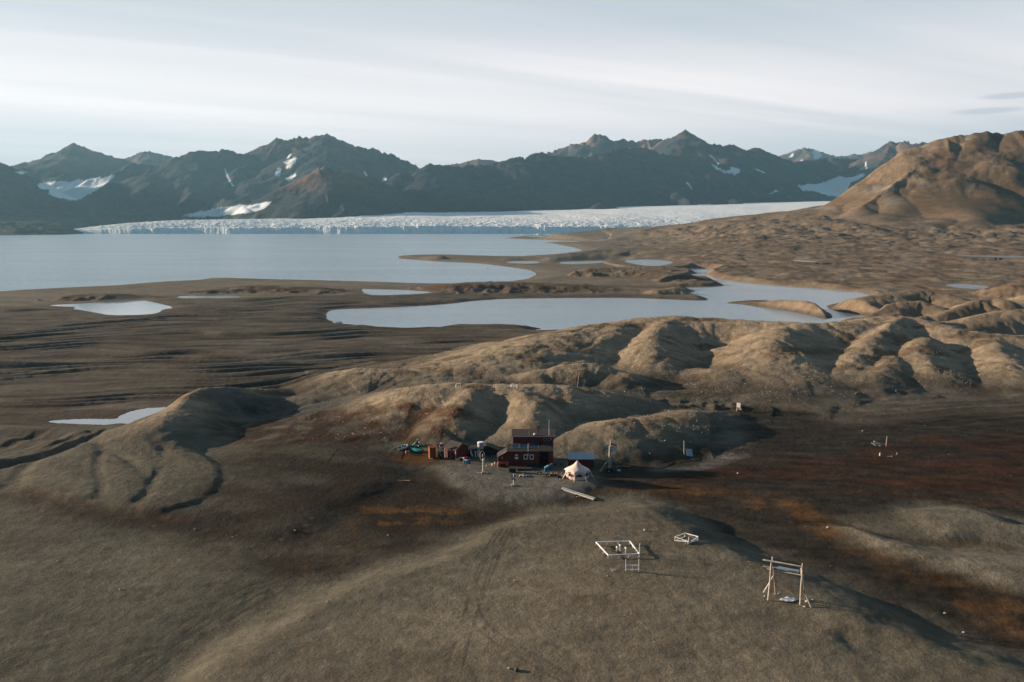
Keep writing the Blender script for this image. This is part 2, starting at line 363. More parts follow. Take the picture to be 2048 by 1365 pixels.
def heights(X, Y):
    shp = np.shape(X); X = np.ravel(np.asarray(X, float)); Y = np.ravel(np.asarray(Y, float))
    h = base_z(X, Y)
    R = np.hypot(X, Y)
    pxa = X / np.maximum(Y, 1) * FPX + CX
    # broad unevenness
    h += 0.35 * fbm(X / 45, Y / 45, 3, 3) * ss(R, 60, 140)
    # raised beach lines running across the left plain
    wpx = fbm(X / 160, Y / 160, 30, 3)
    yy = Y - 0.16 * X + 30 * wpx
    amp = ss(R, 172, 215) * (1 - ss(R, 560, 700)) * (1 - 0.75 * ss(pxa, 1000, 1250))
    st = 0.7 * pn(yy / 7.0, X / 95, 31) + 0.5 * pn(yy / 3.6 + 3, X / 50, 32) + 0.5 * pn(yy / 19, X / 200, 33)
    st = st * (0.55 + 0.9 * np.clip(pn(X / 90, Y / 60, 34) + 0.5, 0, 1.4))
    h += amp * (1.0 - 0.35 * ss(R, 260, 520)) * 1.75 * st
    # far right plain and moraine: hummocks
    m2 = ss(pxa, 1150, 1450) * ss(R, 520, 640)
    h += m2 * (1.3 * np.abs(fbm(X / 60, Y / 60, 40, 4)) * (1 + 0.0022 * np.clip(R - 600, 0, 2000)) + 0.6 * fbm(X / 14, Y / 22, 44, 3))
    m3 = ss(R, 1150, 1700) * ss(pxa, 1130, 1300)
    h += m3 * (9 * np.abs(fbm(X / 150, Y / 150, 46, 5)) - 7)
    # camp terrace, near swells, gravel bars
    wob = fbm(X / 16, Y / 16, 50, 3)
    for poly, top, w0, w1 in ((DOME, 10.3, -6.2, 5.0), (LEFTF, 8.9, -16, 16)):
        idx = near_idx(X, Y, poly, 30)
        if idx.size:
            d = poly_sd(X[idx], Y[idx], poly) + 1.6 * wob[idx]
            f = ss(d, w0, w1)
            h[idx] += f * (top - 8.0 + 0.5 * ss(d, 5, 30)) - 0.12 * ss(d, -11, -4) * (1 - ss(d, -4, 3))
    for poly in BARS:
        idx = near_idx(X, Y, poly, 12)
        if idx.size:
            d = poly_sd(X[idx], Y[idx], poly) + 0.8 * wob[idx]
            h[idx] += 1.15 * ss(d, -2.0, 4.0)
    idx = near_idx(X, Y, TERRACE, 12)
    if idx.size:
        d = poly_sd(X[idx], Y[idx], TERRACE) + 0.5 * wob[idx]; h[idx] += 0.75 * ss(d, -3, 3)
    idx = near_idx(X, Y, FAN, 20)
    if idx.size:
        d = poly_sd(X[idx], Y[idx], FAN) + 1.2 * wob[idx]
        h[idx] += 0.9 * ss(d, -4, 5) + 0.22 * ss(d, 0, 6) * pn((Y[idx] * 0.8 + X[idx] * 0.5) / 5, (X[idx] * 0.8 - Y[idx] * 0.5) / 26, 58)
    for poly in LOBES:
        idx = near_idx(X, Y, poly, 6)
        if idx.size:
            d = poly_sd(X[idx], Y[idx], poly) + 0.5 * wob[idx]; h[idx] += 0.42 * ss(d, -1.3, 1.2) + 0.15 * ss(d, 0, 5)
    # mounds and ridges
    hb = h.copy(); lump = np.zeros_like(h)
    warps = {}
    for q, k, warp, seed, fs in RIDGES:
        wmax = max(p[3] for p in q)
        idx = near_idx(X, Y, q, wmax * 1.5)
        if not idx.size: continue
        x, y = X[idx], Y[idx]
        d, (zt, w), s = seg_near(x, y, q)
        L = wmax / fs
        nz = fbm(x / L, y / L, 100 + seed, 3)
        side = pn(s / (wmax * 0.28) + nz * 0.4, d / (wmax * 2.0), 140 + seed)
        e = d / w * (1 + warp * nz * ss(d / w, 0.0, 0.5) + 0.13 * side * ss(d / w, 0.1, 0.6))
        ec = np.clip(e, 0, 1); pr = (0.5 * (0.5 + 0.5 * np.cos(np.pi * ec)) + 0.5 * (1 - np.sqrt(ec * ec + 0.006) + 0.0775) * (1 - 0.3 * ec * ec * ec)) ** k * ss(1 - ec, 0, 0.12)
        up = np.clip(zt - hb[idx], 0, None)
        cand = hb[idx] + up * pr
        # smooth union
        cur = h[idx]; kk = np.minimum(0.10 * np.maximum(up, 0.5), 1.2)
        dd = np.clip(0.5 + 0.5 * (cand - cur) / kk, 0, 1)
        h[idx] = cur + (cand - cur) * dd + kk * dd * (1 - dd) * (pr > 0)
        lump[idx] = np.maximum(lump[idx], pr * np.clip(up / 6, 0, 1))
    # rounded lumps with sharp hollows between them (melted-out moraine)
    nm = lump * (R < 1300)
    h += nm * (0.55 * np.abs(fbm(X / 19, Y / 19, 70, 2)) - 0.2 + 0.16 * fbm(X / 3.2, Y / 3.2, 73, 4) - 0.25 * np.clip(1 - np.abs(pn(X / 11, Y / 20, 75)) * 4, 0, 1))
    # big brown hill
    idx = np.nonzero((X > 250) & (Y > 900))[0]
    if idx.size:
        x, y = X[idx], Y[idx]
        q = [at_dist(*p) for p in HILL]
        hh = crest_max(x, y, q, 0.52, 0.30, 12, 80, 70)
        for i, s in enumerate(HILL_SPURS):
            hh = np.maximum(hh, crest_max(x, y, [at_dist(*p) for p in s], 0.46, 0.2, 9, 84 + i, 70))
        cq = [(p_[0], at_dist(*p_)[2]) for p_ in HILL]; pb = x / y * FPX * 1.02 + CX
        hh = np.minimum(hh, np.interp(pb, [1560, 1610, 1640] + [c_[0] for c_ in cq], [40, 62, 84] + [c_[1] for c_ in cq]) + 3)
        hh += (5 * fbm(x / 60, y / 60, 88, 5) + 8 * fbm(x / 210, y / 210, 93, 3)) * ss(hh, 90, 150) * np.clip((262 - hh) / 40, 0.12, 1)
        kk = 6.0; cur = h[idx]; dd = np.clip(0.5 + 0.5 * (hh - cur) / kk, 0, 1)
        h[idx] = cur * (1 - dd) + hh * dd + kk * dd * (1 - dd)
    # channels
    for q, w, dep in CARVE:
        idx = near_idx(X, Y, q, w * 2)
        if idx.size:
            d, _, s = seg_near(X[idx], Y[idx], q)
            ww = w * (1 + 0.3 * pn(s / 9, s * 0, 90)); d = d + 0.5 * fbm(X[idx] / 4, Y[idx] / 4, 91, 2); dep_ = dep; dep = dep_ * ss(s, 0, 7) * ss(s.max() - s, 0, 7)
            dep = dep * (1 - np.clip(lump[idx] * 3, 0, 1))
            h[idx] -= dep * (1 - ss(d, 0.15 * ww, ww)) - 0.25 * dep * ss(d, 0.6 * ww, 1.0 * ww) * (1 - ss(d, 1.0 * ww, 1.9 * ww))
    # pits on the near swell
    for px, py, w, dep in ((1692,1272,1.6,.35),(1740,1290,3.0,.45),(1690,1258,4,-.35),(1610,1245,3,.2),(1380,1310,3,.2),(1240,1290,3,.15),(1460,1325,3,.18),(1960,1300,3,.25),(1345,1030,2.4,.3),(1545,1240,2.5,.15)):
        x0, y0 = unproj(px, py, 10.5); d = np.hypot((X - x0), (Y - y0)); h -= dep * np.exp(-(d / w) ** 2)
    # land north-west of the fjord is on the mountain mesh; the ground sinks away there
    h = np.where(R > 3000, h - (R - 3000) * 0.12, h)
    # shores
    sd = poly_sd(X, Y, FJORD) if X.size < 5000 else None
    if sd is None:
        sd = np.full(X.shape, -500.0)
        idx = np.nonzero(R > 480)[0]
        sd[idx] = poly_sd(X[idx], Y[idx], FJORD)
    sd = sd + 1.2 * fbm(X / 18, Y / 10, 95, 3)
    h = shore(h, sd, SEA, 34, 0.030, R)
    idx = near_idx(X, Y, LAGOON, 40)
    if idx.size:
        x, y = X[idx], Y[idx]; sl = poly_sd(x, y, LAGOON)
        for sp_ in SPITS: sl = np.minimum(sl, -poly_sd(x, y, sp_))
        sl = sl + 0.5 * fbm(x / 12, y / 7, 96, 3)
        h[idx] = shore(h[idx], sl, LAG, 9, 0.05, R[idx])
    for poly, lv in PONDS.values():
        idx = near_idx(X, Y, poly, 30)
        if idx.size:
            h[idx] = shore(h[idx], poly_sd(X[idx], Y[idx], poly) + 0.25 * fbm(X[idx] / 5, Y[idx] / 4, 97, 2), lv, 6 + R[idx] * 0.02, 0.03, R[idx])
    # small grain of the land
    h += 0.05 * fbm(X / 2.2, Y / 2.2, 99, 2) * ss(-sd, 0, 4) * (R < 600)
    return h.reshape(shp)
def shore(h, sd, lv, w, slope, R):
    land = lv + slope * np.clip(-sd, 0, w) + 0.04
    f = ss(-sd, 0.0, w)
    hl = land * (1 - f) + np.maximum(h, lv + 0.12) * f
    hw = lv - 0.15 - 0.10 * np.clip(sd, 0, 30)
    return np.where(sd > 0, hw, np.where(-sd < w, hl, h))

def place(px, py):
    """world point of the land seen at this spot of the photograph"""
    a, f, d = ray(px, py)
    t = np.geomspace(58, 4000, 900)
    hh = heights(a * t, f * t); g = (CAMH - d * t) - hh
    i = int(np.argmax(g < 0))
    if g[i] >= 0: i = len(t) - 1
    t0, t1 = t[max(i - 1, 0)], t[i]
    tt = np.linspace(t0, t1, 40); g = (CAMH - d * tt) - heights(a * tt, f * tt)
    j = int(np.argmax(g < 0)); T = tt[j]
    return float(a * T), float(f * T), float(heights(np.array([a * T]), np.array([f * T]))[0])
def gz(x, y):
    return float(heights(np.array([x]), np.array([y]))[0])

# ------------------------------------------------------------------ materials
MATS = {}
def mat(name, color, rough=0.8, metal=0.0, noise=0.15, nscale=6.0, bump=0.0, bscale=30.0, spec=0.3, emit=None):
    if name in MATS: return MATS[name]
    m = bpy.data.materials.new(name); m.use_nodes = True; t = m.node_tree; t.nodes.clear()
    b = N(t, 'ShaderNodeBsdfPrincipled'); b.inputs['Roughness'].default_value = rough; b.inputs['Metallic'].default_value = metal
    b.inputs['Specular IOR Level'].default_value = spec
    tc = N(t, 'ShaderNodeTexCoord')
    n = N(t, 'ShaderNodeTexNoise', i_Scale=nscale, i_Detail=4.0, i_Roughness=0.6); t.links.new(tc.outputs['Object'], n.inputs['Vector'])
    lo = tuple(c * (1 - noise * 1.6) for c in color); hi = tuple(min(1, c * (1 + noise)) for c in color)
    t.links.new(RAMP(t, n.outputs['Fac'], [(0.3, lo), (0.7, hi)]), b.inputs['Base Color'])
    if bump:
        n2 = N(t, 'ShaderNodeTexNoise', i_Scale=bscale, i_Detail=3.0); t.links.new(tc.outputs['Object'], n2.inputs['Vector'])
        bp = N(t, 'ShaderNodeBump', i_Distance=bump, i_Strength=0.6); t.links.new(n2.outputs['Fac'], bp.inputs['Height']); t.links.new(bp.outputs[0], b.inputs['Normal'])
    o = N(t, 'ShaderNodeOutputMaterial'); t.links.new(b.outputs[0], o.inputs[0])
    MATS[name] = m; return m

def ground_material():
    m = bpy.data.materials.new("tundra_gravel"); m.use_nodes = True; t = m.node_tree; t.nodes.clear()
    at = N(t, 'ShaderNodeAttribute', attribute_name='albedo'); geo = N(t, 'ShaderNodeNewGeometry')
    pos = geo.outputs['Position']
    def noise(scale, det=4, rough=0.55, sc=(1, 1, 1)):
        mp = N(t, 'ShaderNodeMapping'); mp.inputs['Scale'].default_value = sc; t.links.new(pos, mp.inputs[0])
        n = N(t, 'ShaderNodeTexNoise', i_Scale=scale, i_Detail=det, i_Roughness=rough); t.links.new(mp.outputs[0], n.inputs['Vector']); return n.outputs['Fac']
    a = noise(0.55, 8, 0.7); b_ = noise(3.0, 5, 0.7); c = noise(0.06, 6, 0.65, (1, 2.0, 1)); big = noise(0.012, 5, 0.6, (0.6, 1.6, 1))
    k = MA(t, 'MULTIPLY', RAMP(t, a, [(0.3, 0.80), (0.7, 1.20)]), RAMP(t, c, [(0.3, 0.72), (0.68, 1.2)]))
    k = MA(t, 'MULTIPLY', k, RAMP(t, b_, [(0.3, 0.78), (0.7, 1.24)]))
    k = MA(t, 'MULTIPLY', k, RAMP(t, big, [(0.3, 0.84), (0.7, 1.16)]))
    sc = N(t, 'ShaderNodeVectorMath', operation='SCALE'); t.links.new(at.outputs['Color'], sc.inputs[0]); t.links.new(k, sc.inputs['Scale'])
    # pale and dark stones
    vo = N(t, 'ShaderNodeTexVoronoi', i_Scale=1.25); t.links.new(pos, vo.inputs['Vector'])
    sepc = N(t, 'ShaderNodeSeparateColor'); t.links.new(vo.outputs['Color'], sepc.inputs[0])
    stone = MA(t, 'MULTIPLY', MA(t, 'LESS_THAN', vo.outputs['Distance'], 0.20), MA(t, 'GREATER_THAN', sepc.outputs[0], 0.955))
    stony = MA(t, 'MULTIPLY', stone, at.outputs['Alpha'])
    col = MIX(t, stony, sc.outputs[0], (0.42, 0.38, 0.33))
    vo2 = N(t, 'ShaderNodeTexVoronoi', i_Scale=0.42); t.links.new(pos, vo2.inputs['Vector'])
    sep2 = N(t, 'ShaderNodeSeparateColor'); t.links.new(vo2.outputs['Color'], sep2.inputs[0])
    st2 = MA(t, 'MULTIPLY', MA(t, 'LESS_THAN', vo2.outputs['Distance'], 0.17), MA(t, 'GREATER_THAN', sep2.outputs[1], 0.95))
    col = MIX(t, MA(t, 'MULTIPLY', st2, MA(t, 'MULTIPLY', at.outputs['Alpha'], 0.9)), col, (0.40, 0.37, 0.33))
    bs = N(t, 'ShaderNodeBsdfPrincipled'); bs.inputs['Roughness'].default_value = 0.95; bs.inputs['Specular IOR Level'].default_value = 0.1
    t.links.new(col, bs.inputs['Base Color'])
    h1 = noise(0.9, 7, 0.68); h2 = noise(4.5, 4, 0.7)
    hh = MA(t, 'ADD', MA(t, 'MULTIPLY', h1, 1.0), MA(t, 'MULTIPLY', h2, 0.30))
    hh = MA(t, 'ADD', hh, MA(t, 'MULTIPLY', a, 0.6))
    bp = N(t, 'ShaderNodeBump', i_Distance=0.45, i_Strength=0.85); t.links.new(hh, bp.inputs['Height']); t.links.new(bp.outputs[0], bs.inputs['Normal'])
    o = N(t, 'ShaderNodeOutputMaterial'); t.links.new(bs.outputs[0], o.inputs[0]); return m
def rock_material():
    m = bpy.data.materials.new("mountain_rock"); m.use_nodes = True; t = m.node_tree; t.nodes.clear()
    at = N(t, 'ShaderNodeAttribute', attribute_name='albedo'); geo = N(t, 'ShaderNodeNewGeometry')
    def noise(scale, det=4, rough=0.6, sc=(1, 1, 1)):
        mp = N(t, 'ShaderNodeMapping'); mp.inputs['Scale'].default_value = sc; t.links.new(geo.outputs['Position'], mp.inputs[0])
        n = N(t, 'ShaderNodeTexNoise', i_Scale=scale, i_Detail=det, i_Roughness=rough); t.links.new(mp.outputs[0], n.inputs['Vector']); return n.outputs['Fac']
    a = noise(0.012, 7, 0.68); b_ = noise(0.04, 5, 0.65, (1, 1, 0.3))
    k = MA(t, 'MULTIPLY', RAMP(t, a, [(0.3, 0.6), (0.7, 1.4)]), RAMP(t, b_, [(0.3, 0.75), (0.7, 1.25)]))
    k = MIX(t, at.outputs['Alpha'], k, (1, 1, 1))
    col = MIX(t, 1.0, at.outputs['Color'], k, 'MULTIPLY')
    bs = N(t, 'ShaderNodeBsdfPrincipled'); bs.inputs['Roughness'].default_value = 0.95; bs.inputs['Specular IOR Level'].default_value = 0.1
    t.links.new(col, bs.inputs['Base Color'])
    st = MA(t, 'MULTIPLY', MA(t, 'SUBTRACT', 1.0, at.outputs['Alpha']), 0.8)
    bp = N(t, 'ShaderNodeBump', i_Distance=8.0); t.links.new(st, bp.inputs['Strength']); t.links.new(MA(t, 'ADD', a, MA(t, 'MULTIPLY', b_, 0.6)), bp.inputs['Height']); t.links.new(bp.outputs[0], bs.inputs['Normal'])
    o = N(t, 'ShaderNodeOutputMaterial'); t.links.new(bs.outputs[0], o.inputs[0]); return m
def ice_material():
    m = bpy.data.materials.new("glacier_ice"); m.use_nodes = True; t = m.node_tree; t.nodes.clear()
    at = N(t, 'ShaderNodeAttribute', attribute_name='albedo'); geo = N(t, 'ShaderNodeNewGeometry')
    def noise(scale, det=4, rough=0.6, sc=(1, 1, 1)):
        mp = N(t, 'ShaderNodeMapping'); mp.inputs['Scale'].default_value = sc; t.links.new(geo.outputs['Position'], mp.inputs[0])
        n = N(t, 'ShaderNodeTexNoise', i_Scale=scale, i_Detail=det, i_Roughness=rough); t.links.new(mp.outputs[0], n.inputs['Vector']); return n.outputs['Fac']
    a = noise(0.06, 6, 0.72, (1, 0.6, 0.6)); b_ = noise(0.012, 5, 0.6)
    k = RAMP(t, a, [(0.30, 0.72), (0.50, 1.0)])
    dirt = MA(t, 'MULTIPLY', RAMP(t, b_, [(0.56, 0.0), (0.66, 1.0)]), RAMP(t, a, [(0.3, 1.0), (0.55, 0.0)]))
    sc = N(t, 'ShaderNodeVectorMath', operation='SCALE'); t.links.new(at.outputs['Color'], sc.inputs[0]); t.links.new(k, sc.inputs['Scale'])
    col = MIX(t, MA(t, 'MULTIPLY', dirt, at.outputs['Alpha']), sc.outputs[0], (0.12, 0.13, 0.13))
    bs = N(t, 'ShaderNodeBsdfPrincipled'); bs.inputs['Roughness'].default_value = 0.6; bs.inputs['Specular IOR Level'].default_value = 0.3
    t.links.new(col, bs.inputs['Base Color'])
    bp = N(t, 'ShaderNodeBump', i_Distance=5.0, i_Strength=0.6); t.links.new(a, bp.inputs['Height']); t.links.new(bp.outputs[0], bs.inputs['Normal'])
    o = N(t, 'ShaderNodeOutputMaterial'); t.links.new(bs.outputs[0], o.inputs[0]); return m
def water_material(name, deep, rough, wave, amp, silt):
    m = bpy.data.materials.new(name); m.use_nodes = True; t = m.node_tree; t.nodes.clear()
    geo = N(t, 'ShaderNodeNewGeometry')
    bs = N(t, 'ShaderNodeBsdfPrincipled'); bs.inputs['Roughness'].default_value = rough; bs.inputs['IOR'].default_value = 1.333
    bs.inputs['Specular IOR Level'].default_value = 0.5
    mp = N(t, 'ShaderNodeMapping'); mp.inputs['Scale'].default_value = (0.6, 1.0, 1); mp.inputs['Rotation'].default_value = (0, 0, 0.35); t.links.new(geo.outputs['Position'], mp.inputs[0])
    n = N(t, 'ShaderNodeTexNoise', i_Scale=wave, i_Detail=5.0, i_Roughness=0.62); t.links.new(mp.outputs[0], n.inputs['Vector'])
    n2 = N(t, 'ShaderNodeTexNoise', i_Scale=0.006, i_Detail=4.0, i_Roughness=0.55); 
    mp2 = N(t, 'ShaderNodeMapping'); mp2.inputs['Scale'].default_value = (0.35, 1.6, 1); t.links.new(geo.outputs['Position'], mp2.inputs[0]); t.links.new(mp2.outputs[0], n2.inputs['Vector'])
    t.links.new(MIX(t, RAMP(t, n2.outputs['Fac'], [(0.35, 0.0), (0.65, 1.0)]), deep, silt), bs.inputs['Base Color'])
    bp = N(t, 'ShaderNodeBump', i_Distance=amp, i_Strength=1.0); t.links.new(n.outputs['Fac'], bp.inputs['Height']); t.links.new(bp.outputs[0], bs.inputs['Normal'])
    o = N(t, 'ShaderNodeOutputMaterial'); t.links.new(bs.outputs[0], o.inputs[0]); return m

# ------------------------------------------------------------------ mesh helpers
def tag(o, label=None, cat=None, group=None, kind=None):
    if label: o['label'] = label
    if cat: o['category'] = cat
    if group: o['group'] = group
    if kind: o['kind'] = kind
    return o
def grid_mesh(name, V, nr, nc, material, col=None, smooth=True):
    me = bpy.data.meshes.new(name)
    V = V.reshape(-1, 3).astype(np.float32)
    me.vertices.add(len(V)); me.vertices.foreach_set('co', V.ravel())
    i = np.arange(nr - 1)[:, None] * nc + np.arange(nc - 1)[None, :]
    F = np.stack([i, i + 1, i + nc + 1, i + nc], -1).reshape(-1, 4).astype(np.int32)
    me.loops.add(F.size); me.loops.foreach_set('vertex_index', F.ravel())
    me.polygons.add(len(F)); me.polygons.foreach_set('loop_start', (np.arange(len(F)) * 4).astype(np.int32))
    me.polygons.foreach_set('loop_total', np.full(len(F), 4, np.int32))
    me.polygons.foreach_set('use_smooth', np.full(len(F), smooth))
    me.update(calc_edges=True)
    if col is not None:
        ca = me.color_attributes.new('albedo', 'FLOAT_COLOR', 'POINT')
        ca.data.foreach_set('color', np.clip(col, 0, 1).astype(np.float32).reshape(-1, 4).ravel())
    me.materials.append(material)
    o = bpy.data.objects.new(name, me); C.objects.link(o); return o

def lerp(a, b, f): return a + (np.asarray(b, float) - a) * f[..., None]
def pmask(X, Y, pts, soft, z=8.0, wob=None, warp=0.0):
    poly = smooth_poly(P(pts, z), 1); out = np.zeros(X.shape)
    xs = [p[0] for p in poly]; ys = [p[1] for p in poly]; m = soft + warp * 2
    idx = (X > min(xs) - m) & (X < max(xs) + m) & (Y > min(ys) - m) & (Y < max(ys) + m)
    d = poly_sd(X[idx], Y[idx], poly) + (warp * wob[idx] if wob is not None else 0)
    out[idx] = ss(d, -soft, soft); return out

# ------------------------------------------------------------------ the ground: one sheet from under the camera to the far shore
def build_ground():
    az = np.concatenate([np.linspace(-64, -36, 60)[:-1], np.linspace(-36, 36, 1300), np.linspace(36, 64, 60)[1:]]) * math.pi / 180
    r = np.concatenate([np.linspace(2, 52, 30)[:-1], np.geomspace(52, 4400, 1400)])
    A, R = np.meshgrid(az, r); X = R * np.sin(A); Y = R * np.cos(A)
    h = heights(X, Y)
    # slope towards the sun does not matter here: what grows or lies where, plus one painted cast shadow
    gyy = np.gradient(h, axis=0) / np.maximum(np.gradient(R, axis=0), .1)
    gxx = np.gradient(h, axis=1) / np.maximum(R * np.gradient(A, axis=1), .1)
    slope = np.hypot(gxx, gyy)
    w = fbm(X / 14, Y / 9, 200, 5); w2 = fbm(X / 60, Y / 30, 205, 4); w3 = fbm(X / 5, Y / 5, 209, 4)
    pxa = X / np.maximum(Y, 1) * FPX + CX
    gravel = np.array([0.172, 0.154, 0.114]); plain = np.array([0.165, 0.142, 0.110]); rust = np.array([0.062, 0.028, 0.014])
    dark = np.array([0.036, 0.029, 0.021]); ochre = np.array([0.150, 0.078, 0.022]); sand = np.array([0.27, 0.20, 0.135]); grey = np.array([0.19, 0.175, 0.150])
    moss = np.array([0.105, 0.062, 0.030])
    col = np.broadcast_to(gravel, X.shape + (3,)).copy()
    # plain with redder hollows
    pl = ss(R, 170, 230); col = lerp(col, plain, pl)
    yy = Y - 0.16 * X + 30 * fbm(X / 160, Y / 160, 30, 3)
    st = 0.7 * pn(yy / 7.0, X / 95, 31) + 0.5 * pn(yy / 3.6 + 3, X / 50, 32) + 0.5 * pn(yy / 19, X / 200, 33)
    hol = np.clip(0.45 - 0.6 * w2 - 0.4 * w - 1.1 * st, 0, 1)
    col = lerp(col, np.array([0.080, 0.058, 0.040]), pl * hol * 0.75 * (1 - ss(R, 560, 640)))
    # hills: paler gravel on top, mossy on gentle flanks
    hill = ss(h - base_z(X, Y), 1.5, 5.0) * (R < 420)
    col = lerp(col, np.array([0.315, 0.245, 0.165]), hill)
    col = lerp(col, moss, hill * ss(w + 0.6 * w2, 0.15, 0.6) * 0.65)
    # beyond the lagoon
    fr = ss(R, 560, 640) * (1 - ss(R, 760, 900)); col = lerp(col, np.array([0.10, 0.062, 0.036]), fr * ss(h, 1.6, 3.4) * ss(w2 + w, -0.5, 0.35) * (1 - ss(pxa, 1330, 1480)))
    rp = ss(pxa, 1150, 1400) * ss(R, 560, 700)
    col = lerp(col, np.array([0.175, 0.135, 0.095]), rp); col = lerp(col, np.array([0.105, 0.068, 0.042]), rp * np.clip(0.45 + 1.3 * fbm(X / 45, Y / 45, 230, 5), 0, 1) * 0.75)
    sh = (R < 640) * (R > 330) * ss(pxa, 1240, 1330) * ss(h, 1.2, 3.5); col = lerp(col, sand, sh * (1 - 0.5 * np.clip(w, 0, 1)))
    beach = (R > 480) * (1 - ss(h, 0.9, 2.4)) ; col = lerp(col, np.array([0.200, 0.165, 0.120]), beach * 0.85)
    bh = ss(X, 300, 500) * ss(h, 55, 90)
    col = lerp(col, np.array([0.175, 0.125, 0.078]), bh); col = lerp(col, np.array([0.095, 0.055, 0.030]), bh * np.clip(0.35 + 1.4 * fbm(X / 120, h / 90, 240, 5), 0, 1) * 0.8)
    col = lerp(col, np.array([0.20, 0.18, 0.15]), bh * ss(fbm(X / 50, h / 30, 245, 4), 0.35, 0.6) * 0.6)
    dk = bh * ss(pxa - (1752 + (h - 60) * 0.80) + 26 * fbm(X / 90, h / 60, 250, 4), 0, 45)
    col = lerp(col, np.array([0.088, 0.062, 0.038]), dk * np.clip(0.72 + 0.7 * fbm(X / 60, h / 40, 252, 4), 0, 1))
    # marsh right of the camp
    def pm(pts, soft, warp=3.0, z=8.0): return pmask(X, Y, pts, soft, z, w, warp)
    M = pm([(1180,985),(1190,925),(1300,925),(1400,900),(1500,890),(1490,850),(1440,815),(1560,815),(1650,840),(1700,855),(1840,835),(1960,830),(2400,850),(2500,1100),(2048,1040),(1900,1005),(1780,1020),(1660,1050),(1720,1090),(1900,1120),(2048,1190),(2500,1300),(2500,1420),(2048,1312),(1900,1258),(1800,1215),(1700,1170),(1600,1128),(1500,1090),(1430,1060),(1360,1005),(1290,990)], 3.5, 2.5)
    col = lerp(col, dark, M * 0.93)
    R1 = pm([(1330,975),(1290,930),(1500,925),(1700,915),(1900,880),(2048,850),(2500,850),(2500,960),(2048,1000),(1900,985),(1700,965),(1500,975),(1400,985)], 6, 6)
    col = lerp(col, rust, R1 * np.clip(0.75 + 0.5 * w, 0, 1))
    R2 = pm([(1300,985),(1420,985),(1560,1020),(1640,1080),(1760,1150),(1900,1215),(2048,1270),(2300,1340),(2300,1300),(2048,1215),(1900,1160),(1760,1110),(1650,1040),(1560,1000),(1400,972)], 4, 3)
    col = lerp(col, np.array([0.170, 0.085, 0.032]), R2 * np.clip(0.45 + 0.9 * w3, 0, 1) * 0.9)
    R5 = pm([(1560,1010),(1640,1060),(1700,1110),(1720,1100),(1660,1040),(1590,1000)], 2, 1.5); col = lerp(col, ochre, R5 * 0.5)
    # wet ground left of and in front of the huts, and a gravel patch with painted shade
    L1 = pm([(420,905),(560,890),(700,885),(850,908),(890,940),(950,985),(1080,1005),(1200,985),(1120,1010),(1000,1045),(880,1080),(760,1120),(640,1165),(540,1160),(450,1110),(330,1070),(200,1050),(60,1020),(-60,990),(-60,965),(40,990),(160,1020),(270,1040),(400,1005),(440,960)], 5, 3)
    col = lerp(col, np.array([0.048, 0.036, 0.025]), L1 * np.clip(0.85 + 0.4 * w, 0, 1))
    L2 = pm([(620,940),(760,935),(860,960),(960,995),(900,1040),(760,1060),(660,1030),(600,990)], 6, 4); col = lerp(col, np.array([0.036, 0.024, 0.014]), L2 * 0.9)
    L3 = pm([(440,885),(480,845),(560,830),(690,835),(760,850),(850,850),(960,868),(860,905),(700,888),(560,892)], 3, 2.5); col = lerp(col, np.array([0.090, 0.040, 0.018]), L3 * np.clip(0.7 + 0.9 * w3, 0, 1) * 0.85)
    L8 = pm([(400,805),(560,812),(680,815),(700,835),(560,844),(440,842)], 3, 2); col = lerp(col, np.array([0.105, 0.105, 0.098]), L8 * 0.8)  # bluish grey gravel, darkened to paint in the left mound's cast shadow
    L9 = pm([(420,850),(560,846),(660,848),(720,862),(640,884),(450,894)], 3, 2.5); col = lerp(col, np.array([0.050, 0.036, 0.024]), L9 * np.clip(0.8 + 0.8 * w3, 0, 1) * 0.85)
    L4 = pm([(670,1045),(740,1015),(840,1005),(940,1020),(900,1040),(800,1050),(720,1062)], 3, 3); col = lerp(col, ochre * 1.05, L4 * ss(w3, -0.15, 0.3) * 0.95)
    L5 = pm([(560,1140),(640,1110),(720,1080),(760,1085),(680,1130),(600,1160)], 3, 2); col = lerp(col, ochre * 0.7, L5 * ss(w3, 0.0, 0.5) * 0.6)
    L6 = pm([(790,915),(870,905),(880,922),(840,935),(790,925)], 2, 1.5); col = lerp(col, np.array([0.16, 0.07, 0.02]), L6 * 0.8)
    L7 = pm([(1120,1000),(1200,975),(1340,968),(1500,985),(1360,985),(1200,990)], 2, 1.5); col = lerp(col, np.array([0.12, 0.062, 0.022]), L7 * 0.8)
    T = pm([(880,925),(960,930),(1100,930),(1180,950),(1200,965),(1160,985),(1100,998),(1000,1002),(950,990),(905,965),(870,940)], 1.5, 1.2, 8.6); col = lerp(col, grey * 0.95, T * 0.85)
    G = pm([(1290,935),(1380,930),(1440,905),(1500,905),(1470,925),(1390,945),(1290,948)], 1.5, 1); col = lerp(col, grey * 0.9, G * 0.8)
    for poly in BARS:
        idx = (R < 300) & (X > 20); d = poly_sd(X[idx], Y[idx], poly) + 0.8 * w[idx]; f = np.zeros(X.shape); f[idx] = ss(d, -1, 2.5); col = lerp(col, np.array([0.250, 0.220, 0.165]), f)
    # mossy seams in the channels
    for q, wd, dep in CARVE:
        idx = near_idx(X.ravel(), Y.ravel(), q, wd * 2)
        if idx.size:
            d, _, s = seg_near(X.ravel()[idx], Y.ravel()[idx], q); f = np.zeros(X.size); f[idx] = 1 - ss(d, 0.2 * wd, 0.9 * wd); col = lerp(col, moss * 0.75, f.reshape(X.shape) * 0.5)
